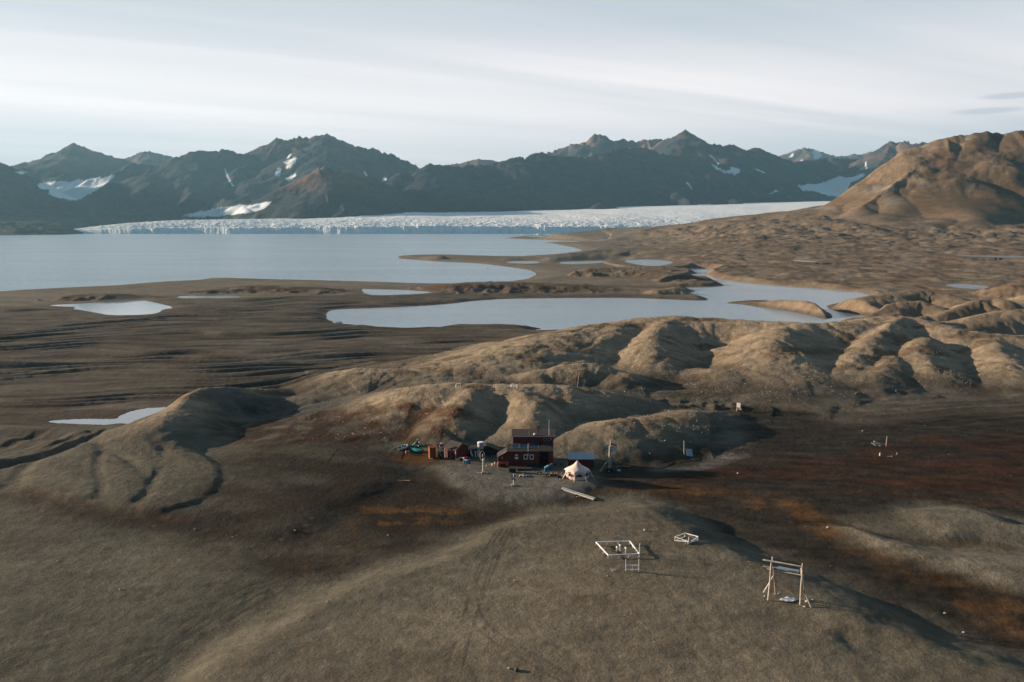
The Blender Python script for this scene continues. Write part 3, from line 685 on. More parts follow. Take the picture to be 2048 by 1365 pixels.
    # wheel tracks on the near swell
    for pts, z in (([(1130,1365),(935,1250),(960,1160),(990,1080),(1010,1045)], 10.3), ([(905,1365),(935,1250),(968,1160),(1000,1080),(1020,1045)], 10.3), ([(200,1365),(330,1270),(440,1200),(540,1150),(640,1120)], 9), ([(240,1365),(370,1272),(480,1205),(560,1165)], 9),
                   ([(1500,905),(1520,880),(1510,855),(1480,835)], 8.3), ([(1290,940),(1400,930),(1470,905),(1500,880)], 8.3)):
        q = smooth_poly(P(pts, z), 2, False)
        idx = near_idx(X.ravel(), Y.ravel(), q, 4)
        d, _, s = seg_near(X.ravel()[idx], Y.ravel()[idx], q); d = np.abs(d - 0.75)
        f = np.zeros(X.size); f[idx] = (1 - ss(d, 0.06, 0.30)) * np.clip(0.7 + w3.ravel()[idx], 0, 1); f = f.reshape(X.shape); col = lerp(col, np.array([0.060, 0.052, 0.042]), f * 0.42); h = h - 0.015 * f
    # stones: more on the moraine
    stones = np.clip(0.10 + 0.85 * hill + 0.25 * rp, 0, 1) * (1 - 0.9 * M) * (1 - ss(R, 900, 1600))
    wl = fbm(X / 3, Y / 3, 260, 3); col = col * (1 + 0.14 * wl + 0.10 * w)[..., None]; col = col * (1 + M * (0.45 * fbm(X / 6, Y / 2.5, 270, 4) + 0.35 * pn((Y + 0.42 * X + 6 * w2) / 2.6, (X - 0.42 * Y) / 30, 275)))[..., None]
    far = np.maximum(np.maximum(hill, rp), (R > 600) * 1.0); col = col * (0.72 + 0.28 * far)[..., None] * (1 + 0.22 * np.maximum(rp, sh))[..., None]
    rgba = np.concatenate([col, stones[..., None]], -1)
    V = np.stack([X, Y, h], -1)
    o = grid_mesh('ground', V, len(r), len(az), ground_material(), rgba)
    tag(o, kind='structure', label='brown gravel tundra with rounded moraine hills and rusty marsh'); return o
ground = build_ground()

# ------------------------------------------------------------------ water
def flat_poly(name, poly, z, material, grow=0.0, label=None):
    bm = bmesh.new()
    if grow:
        n = len(poly); q = []
        area = sum(poly[i][0] * poly[(i + 1) % n][1] - poly[(i + 1) % n][0] * poly[i][1] for i in range(n))
        sg = 1 if area > 0 else -1
        for i in range(n):
            a, b, c = Vector(poly[i - 1]), Vector(poly[i]), Vector(poly[(i + 1) % n])
            e1, e2 = (b - a), (c - b)
            nn = Vector((e1.y, -e1.x)).normalized() + Vector((e2.y, -e2.x)).normalized() if e1.length > 1e-6 and e2.length > 1e-6 else Vector((0, 0))
            if nn.length > 1e-6: nn.normalize()
            q.append(b + nn * grow * sg)
        poly = q
    vs = [bm.verts.new((p[0], p[1], z)) for p in poly]
    es = [bm.edges.new((vs[i], vs[(i + 1) % len(vs)])) for i in range(len(vs))]
    bmesh.ops.triangle_fill(bm, edges=es, use_beauty=True)
    for f in bm.faces:
        if f.normal.z < 0: f.normal_flip()
    me = bpy.data.meshes.new(name); bm.to_mesh(me); bm.free(); me.materials.append(material)
    o = bpy.data.objects.new(name, me); C.objects.link(o); tag(o, kind='structure', label=label); return o
W_SEA = water_material("fjord_water", (0.38, 0.50, 0.60), 0.2, 0.22, 1.9, (0.44, 0.56, 0.66))
W_LAG = water_material("lagoon_water", (0.30, 0.41, 0.50), 0.14, 0.6, 0.22, (0.35, 0.46, 0.55))
W_POND = water_material("pond_water", (0.30, 0.34, 0.37), 0.05, 1.2, 0.012, (0.34, 0.38, 0.41))
flat_poly('fjord', [(-6000, 500), (1000, 480), (1800, 1500), (2400, 4700), (-6000, 5600)], SEA, W_SEA, label='wide pale blue fjord in front of the glacier')
flat_poly('lagoon', LAGOON, LAG, W_LAG, 5.0, label='blue lagoon behind the moraine hills')
PLAB = {'near': 'small white pond at the foot of the dark left mound', 'wide': 'wide pale pond on the left plain', 'small': 'narrow pale puddle right of the wide pond', 'cove': 'long shallow pond between fjord beach and lagoon',
        'plain': 'blue pond on the far right plain', 'north': 'pale pond north of the lagoon', 'channel': 'thin channel on the sand flat', 'bar': 'thin puddle on the sand bar', 'far': 'thin far strip of water on the right plain', 'creek': 'short creek on the right plain'}
for k_, (poly, lv) in PONDS.items(): flat_poly('pond', poly, lv, W_POND if k_ in ('near', 'wide', 'small') else W_LAG, 1.2, label=PLAB[k_])

# ------------------------------------------------------------------ mountains
def px_ridge(pts): return [at_dist(*p) for p in pts]
MTN = [
 ([(-1500,160,6300),(-1100,90,6300),(-800,110,6200),(-560,150,6100),(-420,215,6000)], .62,.25,30,200),  # crest points (px, py, forward distance), slope, concavity, rib height, rib width
 ([(-300,300,7200),(-150,290,7300),(-20,330,7400),(20,333,7400),(50,325,7400),(80,318,7400),(100,307,7400),(125,302,7400),(147,287,7400),(165,293,7400),(190,303,7450),(210,308,7500),(232,315,7550),(250,320,7600),(262,327,7650)], .62,.30,26,150),
 ([(230,325,8600),(258,313,8600),(275,307,8600),(298,302,8600),(318,308,8600),(345,314,8600),(370,322,8600)], .6,.3,22,150),
 ([(-350,260,5200),(-120,285,5350),(-30,310,5450),(0,326,5500),(12,333,5480),(30,345,5450),(55,364,5400),(85,388,5350),(120,402,5300)], .60,.30,18,120),
 ([(155,404,5900),(175,388,6050),(205,365,6200),(232,345,6300),(248,334,6400),(262,326,6450),(285,329,6500),(305,330,6500),(330,324,6500),(345,317,6500),(360,311,6550),(385,304,6600),(405,302,6650),(430,303,6700),(448,298,6700),(455,299,6700),(475,307,6750),(500,306,6800),(522,304,6800)], .60,.25,26,170),
 ([(517,306,6900),(535,290,6900),(552,277,6900),(562,279,6900),(575,281,6900),(590,275,6950),(612,277,6950),(630,273,6950),(640,270,6950),(650,267,6950),(658,270,6950),(668,275,7000),(685,282,7000),(702,292,7000),(730,296,7050),(745,298,7050),(765,305,7100),(790,312,7150),(815,324,7200),(838,335,7250),(870,345,7300)], .62,.22,48,85),
 ([(650,268,6950),(645,285,6750),(655,310,6500),(640,330,6300)], .6,.2,34,110),
 ([(560,278,6900),(600,300,6650),(640,325,6350)], .6,.2,34,110),
 ([(505,437,4700),(525,420,4780),(548,402,4850),(575,382,4920),(600,365,4980),(622,350,5030),(640,338,5050),(652,332,5060),(662,338,5080),(690,345,5150),(720,352,5250),(750,357,5350),(780,372,5400),(810,390,5400),(850,405,5400)], .60,.25,36,55),
 ([(652,333,5060),(668,365,4880),(680,395,4700),(690,420,4520)], .55,.1,18,80),
 ([(600,366,4980),(590,390,4830),(570,420,4650)], .55,.1,16,80),
 ([(750,372,5600),(770,358,5640),(800,346,5690),(822,341,5730),(840,338,5760),(856,328,5790),(862,326,5800),(872,331,5820),(900,331,5880),(915,333,5910),(945,331,5970),(980,330,6040),(1000,326,6080),(1018,318,6120),(1036,313,6160),(1050,317,6190),(1068,307,6230),(1080,306,6250),(1100,311,6300),(1130,313,6360),(1165,315,6430),(1190,309,6480),(1215,304,6530),(1232,298,6570),(1255,297,6620),(1275,293,6660),(1292,297,6700),(1310,303,6740),(1335,311,6800),(1375,312,6880),(1385,303,6900)], .60,.25,30,190),
 ([(880,332,8600),(920,326,8600),(940,322,8600),(960,318,8600),(985,321,8600),(1010,328,8700)], .5,.3,20,150),
 ([(1085,312,8200),(1100,304,8200),(1120,297,8200),(1135,292,8200),(1155,287,8200),(1172,284,8200),(1182,275,8200),(1190,268,8200),(1200,267,8200),(1210,272,8200),(1222,282,8200),(1235,282,8200),(1245,278,8200),(1262,283,8200),(1290,280,8200),(1310,279,8200),(1328,280,8100),(1340,276,8000)], .66,.2,46,120),
 ([(1325,282,7400),(1345,276,7300),(1358,268,7250),(1371,261,7200),(1380,266,7200),(1395,277,7200),(1412,287,7200),(1435,289,7200),(1452,292,7200),(1458,289,7200),(1475,296,7250),(1495,302,7300),(1503,298,7300),(1510,293,7300),(1520,299,7300),(1540,306,7350),(1565,318,7400),(1590,323,7450),(1620,321,7500),(1660,316,7600),(1700,318,7650),(1730,322,7700)], .62,.22,34,150),
 ([(1372,262,7200),(1362,290,7000),(1375,315,6750),(1390,350,6400)], .6,.15,30,110),
 ([(1555,322,11500),(1575,308,11500),(1592,300,11500),(1610,296,11500),(1625,298,11500),(1645,305,11500),(1670,313,11500),(1690,313,11500),(1705,308,11500),(1722,309,11500),(1742,304,11500),(1760,310,11500)], .5,.3,26,240),
 ([(1728,325,7600),(1745,312,7500),(1757,303,7400),(1768,296,7350),(1776,287,7300),(1783,283,7300),(1792,288,7300),(1799,290,7300),(1805,284,7250),(1812,281,7250),(1822,290,7250),(1832,288,7200),(1840,285,7200),(1846,284,7200),(1857,296,7150),(1880,302,7100),(1920,300,7000),(2000,280,6800),(2150,270,6600),(2500,250,6400)], .68,.2,60,90),
 ([(1783,284,7300),(1770,315,7050),(1745,345,6800),(1735,380,6500)], .55,.15,34,90),
]
SNOW_PX = [
 [(73,369),(92,364),(140,362),(200,355),(230,352),(215,366),(188,384),(162,398),(147,402),(120,398),(98,388),(97,380),(80,376)],
 [(362,432),(420,419),(480,411),(542,404),(532,415),(512,425),(470,430),(400,435)],
 [(30,345),(42,343),(56,344),(42,350)],
 [(449,335),(455,345),(459,360),(470,374),(462,370),(455,358),(450,345)],
 [(573,317),(580,308),(584,307),(577,318)],[(548,347),(556,335),(562,338),(560,355),(552,352)],[(566,325),(590,315),(594,318),(575,330)],[(570,333),(592,320),(593,326),(574,340)],[(570,357),(590,347),(592,352),(578,364)],
 [(726,345),(732,352),(736,352),(730,344)],[(764,357),(770,354),(774,360),(768,362)],
 [(1420,326),(1432,333),(1450,342),(1462,340),(1458,335),(1470,334),(1482,336),(1479,345),(1469,352),(1464,347),(1450,346),(1430,337)],
 [(1415,307),(1428,320),(1438,331),(1436,325),(1424,312)],[(1505,335),(1530,345),(1528,347),(1506,338)],[(1538,388),(1548,383),(1552,380),(1556,383),(1545,388)],
 [(1596,371),(1612,368),(1640,367),(1662,360),(1675,352),(1690,356),(1712,352),(1722,347),(1732,349),(1716,360),(1700,366),(1696,376),(1704,384),(1702,396),(1690,400),(1668,392),(1645,388),(1625,382),(1604,382)],
 [(1730,325),(1733,325),(1733,337),(1731,337)],[(1372,365),(1376,364),(1386,380),(1383,380)],
 [(1625,300),(1634,299),(1645,311),(1640,316),(1628,320)],[(1575,316),(1582,310),(1588,305),(1584,316)],[(1600,322),(1604,318),(1607,322)],
]
def build_mountains():
    az = np.linspace(-60, 50, 1800) * math.pi / 180
    r = np.geomspace(3880, 13200, 640)
    A, R = np.meshgrid(az, r); X = R * np.sin(A); Y = R * np.cos(A)
    pxa = X / Y * FPX * 1.0 + CX
    h = -6 + 46 * ss(R, 3900, 4700) + (20 * np.abs(fbm(X / 260, Y / 200, 301, 5)) + 5 * fbm(X / 60, Y / 60, 305, 3)) * ss(R, 3930, 4250)
    h = h + 60 * ss(R, 4600, 6500)
    # glacier trough right of px 600
    h = h - 50 * ss(pxa, 95, 230) * ss(R, 3885, 4100)
    for i, (pts, sl, cc, rib, rw) in enumerate(MTN):
        q = px_ridge(pts); xs = [p[0] for p in q]; ys = [p[1] for p in q]; zm = max(p[2] for p in q)
        m = zm / sl * 1.5 + 300
        idx = np.nonzero(((X > min(xs) - m) & (X < max(xs) + m) & (Y > min(ys) - m) & (Y < max(ys) + m)).ravel())[0]
        v = crest_max(X.ravel()[idx], Y.ravel()[idx], q, sl, cc, rib, 400 + i * 7, rw)
        hf = h.ravel()[idx]; kk = 22.0
        dd = np.clip(0.5 + 0.5 * (v - hf) / kk, 0, 1)
        near = ss(v, 250, 500)     # sharp joins high up, soft at the foot
        soft = hf * (1 - dd) + v * dd + kk * dd * (1 - dd)
        hr = h.ravel(); hr[idx] = np.where(near > 0.5, np.maximum(hf, v), soft); h = hr.reshape(h.shape)
    hl = h + 7 * fbm(X / 90, Y / 90, 330, 4) * ss(h, 60, 250)
    keep = ss(h, 60, 250)
    h = hl
    # surface colours
    w = fbm(X / 300, Y / 300, 340, 4)
    rock = np.array([0.036, 0.040, 0.047]); red = np.array([0.26, 0.135, 0.085]); low = np.array([0.055, 0.055, 0.050])
    col = np.broadcast_to(rock, X.shape + (3,)).copy()
    col = lerp(col, low, 1 - ss(h, 40, 160))
    hi = ss(h, 480, 760) * np.clip(0.4 + w, 0, 1); col = lerp(col, red, hi * 0.75)  # reddish rock up high, strengthened to paint in the peaks' orange sunlight
    col = lerp(col, red * 0.8, ss(h, 180, 320) * ss(-np.hypot(X + 1150, Y - 5060), -520, -150) * 0.6)
    # snow and side glaciers lie where the sheet was traced
    t = R * 0
    fz = Y * CP - (h - CAMH) * SP * -1 * -1
    fwd = Y * CP + (CAMH - h) * SP; up = -Y * SP * -1 * -1
    v = (Y * -SP * -1) if False else None
    # camera axes: depth along view, vertical offset in image
    dep = Y * CP + (h - CAMH) * (-SP); vert = Y * SP + (h - CAMH) * CP
    PX = CX + FPX * X / dep; PY = CY - FPX * vert / dep
    sn = np.zeros(X.shape)
    wob = 2.5 * fbm(X / 55, Y / 55, 350, 3)
    for i, poly in enumerate(SNOW_PX):
        x0, x1 = min(p[0] for p in poly) - 6, max(p[0] for p in poly) + 6; y0, y1 = min(p[1] for p in poly) - 6, max(p[1] for p in poly) + 6
        k = (PX > x0) & (PX < x1) & (PY > y0) & (PY < y1)
        sd = poly_sd(PX[k], PY[k], poly); sn[k] = np.maximum(sn[k], ss(sd + (wob[k] if i in (0, 1, 11, 15) else 0.5 * wob[k]), -0.3, 0.5))
    col = lerp(col, np.array([0.80, 0.84, 0.86]), sn)
    rgba = np.concatenate([col, sn[..., None]], -1)
    o = grid_mesh('mountains', np.stack([X, Y, h], -1), len(r), len(az), rock_material(), rgba)
    tag(o, kind='structure', label='dark jagged mountains behind the glacier')
build_mountains()

# ------------------------------------------------------------------ glacier with a calving front
def build_glacier():
    pxs = np.linspace(120, 2150, 2400); a = (pxs - CX) / FPX
    def itp(pts, x): return np.interp(x, [p[0] for p in pts], [p[1] for p in pts])
    topy = itp([(120,463),(150,458),(200,452),(250,447),(310,443),(370,440),(540,438),(600,436),(660,432),(720,426),(800,423),(900,423),(1000,422),(1150,417),(1280,412),(1400,408),(1540,405),(1690,402),(1900,398),(2150,395)], pxs)
    cliff = itp([(120,7),(160,14),(220,21),(300,26),(450,27),(620,30),(760,34),(850,38),(950,36),(1100,34),(1300,34),(2150,36)], pxs)
    back = itp([(120,3990),(250,4120),(450,4250),(560,4400),(700,4900),(850,5500),(1000,5800),(1300,6100),(1700,6400),(2150,6500)], pxs)
    f0 = itp([(120,3925),(300,3930),(1150,3930),(1500,4000),(2150,3700)], pxs)
    s = pxs * 2.4
    f0 = f0 + 16 * fbm(s / 260, s * 0, 500, 3) + 2.5 * fbm(s / 30, s * 0 + 3, 505, 3)
    f0s, cls = np.interp(pxs, pxs[::60], f0[::60]), cliff.copy()
    cliff = cliff * (1 + 0.22 * fbm(s / 90, s * 0 + 7, 508, 4))
    aa, ff, dd = [], [], []
    F = CP - ((topy - CY) / FPX) * SP; D = SP + ((topy - CY) / FPX) * CP
    zb = CAMH - back / F * D
    nt = 12; ns = 330
    rows = []
    # cliff rows: ragged vertical face
    for j in range(nt):
        k = j / (nt - 1); z = -3 + (cliff + 3) * k
        y = f0 + 26 * k ** 1.3 + 2.6 * k * (1 - 0.3 * k) * fbm(s / 7, z / 7, 510, 4) * np.clip(cliff / 30, 0, 1)
        rows.append((y, z))
    yy = np.geomspace(1, 60, ns) ; yy = (yy - 1) / 59
    for j in range(1, ns):
        k = yy[j]; y = f0 + 26 + (back - f0) * k
        fall = np.exp(-(y - f0) / 45); kq = np.clip((y - f0s - 26) / (back - f0s), 0.0, 1.0); kq = kq * (1 - fall) + k * fall
        k2 = kq ** 0.8; cl_ = cls + (cliff - cls) * fall; z = cl_ + (zb - cl_) * (1 - (1 - k2) ** 1.35)
        X = a * y / F
        cre = np.exp(-(y - f0) / 380); damp = np.clip(cliff / 24, 0.15, 1) * np.clip((y - f0 - 26) / 25, 0, 1)
        q = fbm(X / 30 + 0.4 * fbm(X / 120, y / 120, 520, 2), y / 24, 515, 4)
        z = z + (3.2 * cre + 0.35) * damp * (0.75 * q - 0.55 * np.clip(1 - np.abs(q) * 4, 0, 1)) + 6 * fbm(X / 300, y / 300, 530, 3) * damp * (1 - k)
        rows.append((y, z))
    rows.append((back + 400, zb - 5)); rows.append((back + 1500, zb - 150))
    Yv = np.stack([r[0] for r in rows]); Zv = np.stack([r[1] for r in rows])
    # keep each column on its own bearing
    Xv = a[None, :] * Yv / F[None, :] 
    kk = np.clip((Yv - f0[None, :]) / 900, 0, 1)
    ice = np.array([0.88, 0.91, 0.92]); snow = np.array([0.93, 0.94, 0.95])
    w = fbm(Xv / 80, Zv / 25 + Yv / 90, 540, 4)
    col = lerp(np.broadcast_to(ice, Xv.shape + (3,)), snow, np.clip(0.45 + 0.8 * kk + 0.5 * w, 0, 1))
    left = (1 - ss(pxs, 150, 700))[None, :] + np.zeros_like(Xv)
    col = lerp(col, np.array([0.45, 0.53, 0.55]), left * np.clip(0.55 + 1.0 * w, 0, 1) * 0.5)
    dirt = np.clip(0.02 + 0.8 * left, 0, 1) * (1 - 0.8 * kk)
    rgba = np.concatenate([col, dirt[..., None]], -1)
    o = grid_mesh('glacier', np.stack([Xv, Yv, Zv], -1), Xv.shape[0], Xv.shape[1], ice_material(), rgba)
    tag(o, kind='structure', label='white crevassed glacier ending in the fjord')
build_glacier()

def build_haze():
    bm = bmesh.new(); bmesh.ops.create_cube(bm, size=1.0)
    x0, x1, y0, y1, z0, z1 = -13500, 13500, -400, 14500, -420, 1500
    for v in bm.verts:
        v.co = Vector((x1 if v.co.x > 0 else x0, y1 if v.co.y > 0 else y0, z1 if v.co.z > 0 else z0))
    me = bpy.data.meshes.new('haze'); bm.to_mesh(me); bm.free()
    m = bpy.data.materials.new('haze_air'); m.use_nodes = True; t = m.node_tree; t.nodes.clear()
    pv = N(t, 'ShaderNodeVolumePrincipled'); pv.inputs['Density'].default_value = HAZE; pv.inputs['Color'].default_value = (0.38, 0.75, 1.0, 1); pv.inputs['Anisotropy'].default_value = 0.2
    o_ = N(t, 'ShaderNodeOutputMaterial'); t.links.new(pv.outputs[0], o_.inputs['Volume'])
    me.materials.append(m); o = bpy.data.objects.new('haze', me); C.objects.link(o); tag(o, kind='stuff', label='thin blue air haze over the fjord')
HAZE = 3.8e-5
build_haze()

# ------------------------------------------------------------------ object helpers
WOOD = mat('weathered_wood', (0.62, 0.54, 0.44), 0.85, noise=0.2, nscale=3)
WHITE = mat('white_paint', (0.86, 0.86, 0.85), 0.6, noise=0.06)
REDW = mat('red_boards', (0.135, 0.028, 0.020), 0.75, noise=0.25, nscale=2.5, bump=0.02, bscale=12)
ORANGEW = mat('orange_red_boards', (0.36, 0.085, 0.025), 0.75, noise=0.2, nscale=2)
ROOFD = mat('dark_roof_felt', (0.062, 0.048, 0.042), 0.9, noise=0.25, nscale=2)
ROOFB = mat('pale_blue_roof_metal', (0.30, 0.44, 0.50), 0.45, noise=0.08)
TRIM = mat('grey_trim', (0.38, 0.36, 0.34), 0.7)
GLASS = mat('dark_glass', (0.02, 0.025, 0.03), 0.08, spec=0.6, noise=0.05)
BLACK = mat('black_rubber', (0.018, 0.018, 0.02), 0.7)
DARKW = mat('dark_timber', (0.055, 0.042, 0.034), 0.85, noise=0.25)
TARP = mat('black_tarpaulin', (0.022, 0.028, 0.030), 0.7, noise=0.2)
BLUE = mat('blue_plastic', (0.02, 0.13, 0.24), 0.4, noise=0.1)
TEAL = mat('teal_fabric', (0.01, 0.22, 0.20), 0.5, noise=0.15)
ORANGE = mat('orange_plastic', (0.75, 0.10, 0.02), 0.5, noise=0.12)
REDP = mat('red_plastic', (0.45, 0.03, 0.03), 0.5, noise=0.12)
GREY = mat('grey_metal', (0.35, 0.36, 0.37), 0.4, 0.3)
STONE = mat('pale_stone', (0.42, 0.37, 0.31), 0.9, noise=0.2, nscale=4)
CANVAS = mat('cream_canvas', (0.80, 0.63, 0.53), 0.9, noise=0.05)
CANVASD = mat('canvas_net_window', (0.12, 0.045, 0.035), 0.9)
ICE = mat('floating_ice', (0.70, 0.82, 0.86), 0.5)
REDF = mat('red_cloth', (0.62, 0.06, 0.03), 0.8); BLUEF = mat('light_blue_cloth', (0.40, 0.58, 0.72), 0.8)
PLAST = mat('white_plastic_sheet', (0.62, 0.66, 0.72), 0.35, noise=0.15, nscale=3)
BOATG = mat('grey_boat_tube', (0.30, 0.36, 0.36), 0.45)
SOLAR = mat('solar_panel_blue', (0.03, 0.07, 0.12), 0.25)

class MB:
    def __init__(s): s.bm = bmesh.new()
    def box(s, c, d, rot=None):
        m = Matrix.Translation(Vector(c)) @ (rot.to_4x4() if rot is not None else Matrix.Identity(4)) @ Matrix.Diagonal((d[0], d[1], d[2], 1))
        bmesh.ops.create_cube(s.bm, size=1.0, matrix=m); return s
    def tube(s, a, b, r0, r1=None, n=8, cap=True):
        a, b = Vector(a), Vector(b); d = b - a; r1 = r0 if r1 is None else r1
        m = Matrix.Translation((a + b) / 2) @ d.to_track_quat('Z', 'Y').to_matrix().to_4x4()
        bmesh.ops.create_cone(s.bm, cap_ends=cap, segments=n, radius1=r0, radius2=r1, depth=d.length, matrix=m); return s
    def bar(s, a, b, w, h):
        a, b = Vector(a), Vector(b); d = b - a
        s.box((a + b) / 2, (w, h, d.length), d.to_track_quat('Z', 'Y').to_matrix()); return s
    def path(s, pts, r, n=6):
        for a, b in zip(pts[:-1], pts[1:]): s.tube(a, b, r, r, n)
        return s
    def blob(s, c, d, seed=0, sub=1, rough=0.25):
        v0 = len(s.bm.verts); rnd = random.Random(seed)
        m = Matrix.Translation(Vector(c)) @ Matrix.Rotation(rnd.random() * 6, 4, 'Z') @ Matrix.Diagonal((d[0], d[1], d[2], 1))
        r_ = bmesh.ops.create_icosphere(s.bm, subdivisions=sub, radius=0.5, matrix=m)
        for v in r_['verts']: v.co = Vector(c) + (v.co - Vector(c)) * (1 + rnd.uniform(-rough, rough))
        return s
    def face(s, pts):
        s.bm.faces.new([s.bm.verts.new(p) for p in pts]); return s
    def prism(s, pts, vec):
        """extrude a polygon (world-local 3-D points) along vec"""
        a = [s.bm.verts.new(p) for p in pts]; b = [s.bm.verts.new(Vector(p) + Vector(vec)) for p in pts]; n = len(pts)
        s.bm.faces.new(a); s.bm.faces.new(b[::-1])
        for i in range(n): s.bm.faces.new([a[i], b[i], b[(i + 1) % n], a[(i + 1) % n]])
        return s
    def build(s, name, material, parent=None, smooth=False, loc=None, rotz=0):
        bmesh.ops.recalc_face_normals(s.bm, faces=s.bm.faces)
        me = bpy.data.meshes.new(name); s.bm.to_mesh(me); s.bm.free(); me.materials.append(material)
        if smooth:
            for p in me.polygons: p.use_smooth = True
        o = bpy.data.objects.new(name, me); C.objects.link(o)
        if parent is not None: o.parent = parent
        if loc is not None: o.location = loc; o.rotation_euler = (0, 0, rotz)
        return o
def thing(name, label, cat, loc, rotz=0, group=None):
    o = bpy.data.objects.new(name, None); C.objects.link(o); o.empty_display_size = 0.3
    o.location = loc; o.rotation_euler = (0, 0, rotz); return tag(o, label, cat, group)
class Spot:
    def __init__(s, px, py, z=None):
        s.px, s.py = px, py
        s.x, s.y, s.z = place(px, py) if z is None else (*unproj(px, py, z), z)
        a, f, d = ray(px, py); s.m = s.y / f / FPX           # metres per photograph pixel here
        s.loc = (s.x, s.y, s.z)
    def v(s, px, py, dy=0.0):
        p = at_dist(px, py, s.y + dy); return (p[0] - s.x, p[1] - s.y, p[2] - s.z)
    def g(s, px, py, up=0.0):
        """local point on the ground under another spot of the photograph"""
        p = place(px, py); return (p[0] - s.x, p[1] - s.y, p[2] - s.z + up)
def gl(loc, dx, dy): return gz(loc[0] + dx, loc[1] + dy) - loc[2]

# ------------------------------------------------------------------ the main hut
def main_hut():
    S = Spot(1046, 934); x0, y0, z0 = S.loc; k = S.m
    X = lambda px: (px - 1046) * k
    t = thing('red_hut', 'two storey dark red wooden hut at the foot of the gravel mound', 'hut', (x0, y0, z0 - 0.05))
    H = 3.05; L, R = X(1014), X(1079); D = 2.9
    # lower storey
    w = MB(); w.prism([(L, 0, 0.35), (R, 0, 0.35), (R, 0, H), (L, 0, H)], (0, D, 0)); w.build('lower_wall', REDW, t)
    w = MB(); LL = X(996)
    w.prism([(LL, 0.02, 0.1), (L - .003, 0.02, 0.1), (L - .003, 0.02, H - 0.05), (LL, 0.02, 1.95)], (0, D - .1, 0)); lt = w.build('lean_to', REDW, t)
    b = MB(); b.bar((LL - .15, -0.12, 1.93), (L - .02, -0.12, H + .06), 0.16, 0.12); b.build('roof_edge', TRIM, lt)
    b = MB(); b.prism([(LL - .2, -.18, 1.93), (L - .01, -.18, H + .02), (L - .01, -.18, H + .10), (LL - .2, -.18, 2.01)], (0, D + .1, 0)); b.build('roof', ROOFD, lt)
    b = MB(); b.box((LL - .02, -.02, 1.0), (0.10, 0.10, 1.9)); b.build('corner_board', WHITE, lt)
    b = MB(); b.box((X(1004), -.03, 1.75), (0.55, 0.06, 0.42)); b.build('shutter', ORANGE, lt)
    # lower roof, rising to the upper storey
    r_ = MB(); r_.prism([(L, -.3, H), (L, D, H + 0.62), (L, D, H + 0.72), (L, -.3, H + 0.10)], (R - L + .15, 0, 0)); lr = r_.build('lower_roof', ROOFD, t)
    def on_roof(px, f): return (X(px), -.3 + f * (D + .3), H + 0.13 + 0.62 * f)
    for (a, b_, f0, f1) in ((1024, 1038, .35, .95), (1040, 1056, .35, .95), (1058, 1078, .45, .95)):
        p = MB(); p.prism([on_roof(a, f0), on_roof(b_, f0), on_roof(b_, f1), on_roof(a, f1)], (0, 0, 0.05)); pn_ = p.build('solar_panel', SOLAR, t)
        f = MB(); c = [on_roof(a, f0), on_roof(b_, f0), on_roof(b_, f1), on_roof(a, f1)]
        for i in range(4): f.bar(Vector(c[i]) + Vector((0, 0, .05)), Vector(c[(i + 1) % 4]) + Vector((0, 0, .05)), .06, .05)
        f.build('frame', TRIM, pn_)
    # foundation shadow gap and deck
    for px in (1016, 1030, 1045, 1060, 1076): b = MB(); b.box((X(px), .25, 0.15), (.25, .25, .5)); b.build('footing', DARKW, t)
    b = MB(); b.box((X(1041), -1.1, 0.36), (4.3, 1.9, 0.08)); dk = b.build('deck', DARKW, t)
    for px in (1021, 1040, 1060): b = MB(); b.box((X(px), -1.9, 0.1), (.12, .12, .55)); b.build('leg', DARKW, dk)
    b = MB(); b.box((X(1042), -2.07, 0.36), (4.3, .03, .10)); b.build('edge_board', TRIM, dk)
    # windows of the lower storey
    for px in (1051.3, 1063.2):
        f = MB(); cx = X(px); cz = 2.0
        for dx in (-.3, .3): f.box((cx + dx, -.05, cz), (.13, .08, .95))
        for dz in (-.41, .41): f.box((cx, -.052, cz + dz), (.62, .08, .13))
        fr = f.build('window', WHITE, t)
        g = MB(); g.box((cx, -.015, cz), (.5, .03, .75)); g.build('pane', GLASS, fr)
    for pz, hh_, ww in ((2.35, .26, .55), (1.9, .2, .65), (1.66, .2, .65)):
        g = MB(); g.box((X(1033), -.03, pz), (ww, .04, hh_)); g.build('name_board', WHITE, t)
    # upper storey
    UL, UR = X(1026), X(1108); UD0, UD1 = D + .003, D + 3.4; UH = H + 0.62 + 1.55
    w = MB(); w.box(((UL + UR) / 2, (UD0 + UD1) / 2, UH / 2), (UR - UL, UD1 - UD0, UH)); up = w.build('upper_wall', REDW, t)
    r_ = MB(); r_.prism([(UL - .25, UD0 - .4, UH + .01), (UL - .25, UD1 + .3, UH + .38), (UL - .25, UD1 + .3, UH + .50), (UL - .25, UD0 - .4, UH + .13)], (UR - UL + .7, 0, 0)); ur = r_.build('upper_roof', ROOFD, t)
    b = MB(); b.box(((UL + UR) / 2 + .1, UD0 - .42, UH + .06), (UR - UL + .72, .05, .16)); b.build('fascia', TRIM, ur)
    for px in (1091, 1099.5):
        f = MB(); cx = X(px); cz = UH - .62
        for dx in (-.23, .23): f.box((cx + dx, UD0 - .04, cz), (.07, .06, .66))
        for dz in (-.3, .3): f.box((cx, UD0 - .042, cz + dz), (.46, .06, .07))
        fr = f.build('window', TRIM, up)
        g = MB(); g.box((cx, UD0 - .012, cz), (.42, .02, .56)); g.build('pane', GLASS, fr)
    l = MB(); l.box((X(1103.5), UD0 - .1, UH - .45), (.14, .14, .14)); l.build('wall_lamp', WHITE, up)
    # porch at the right
    PL, PR = X(1079) + .02, X(1105)
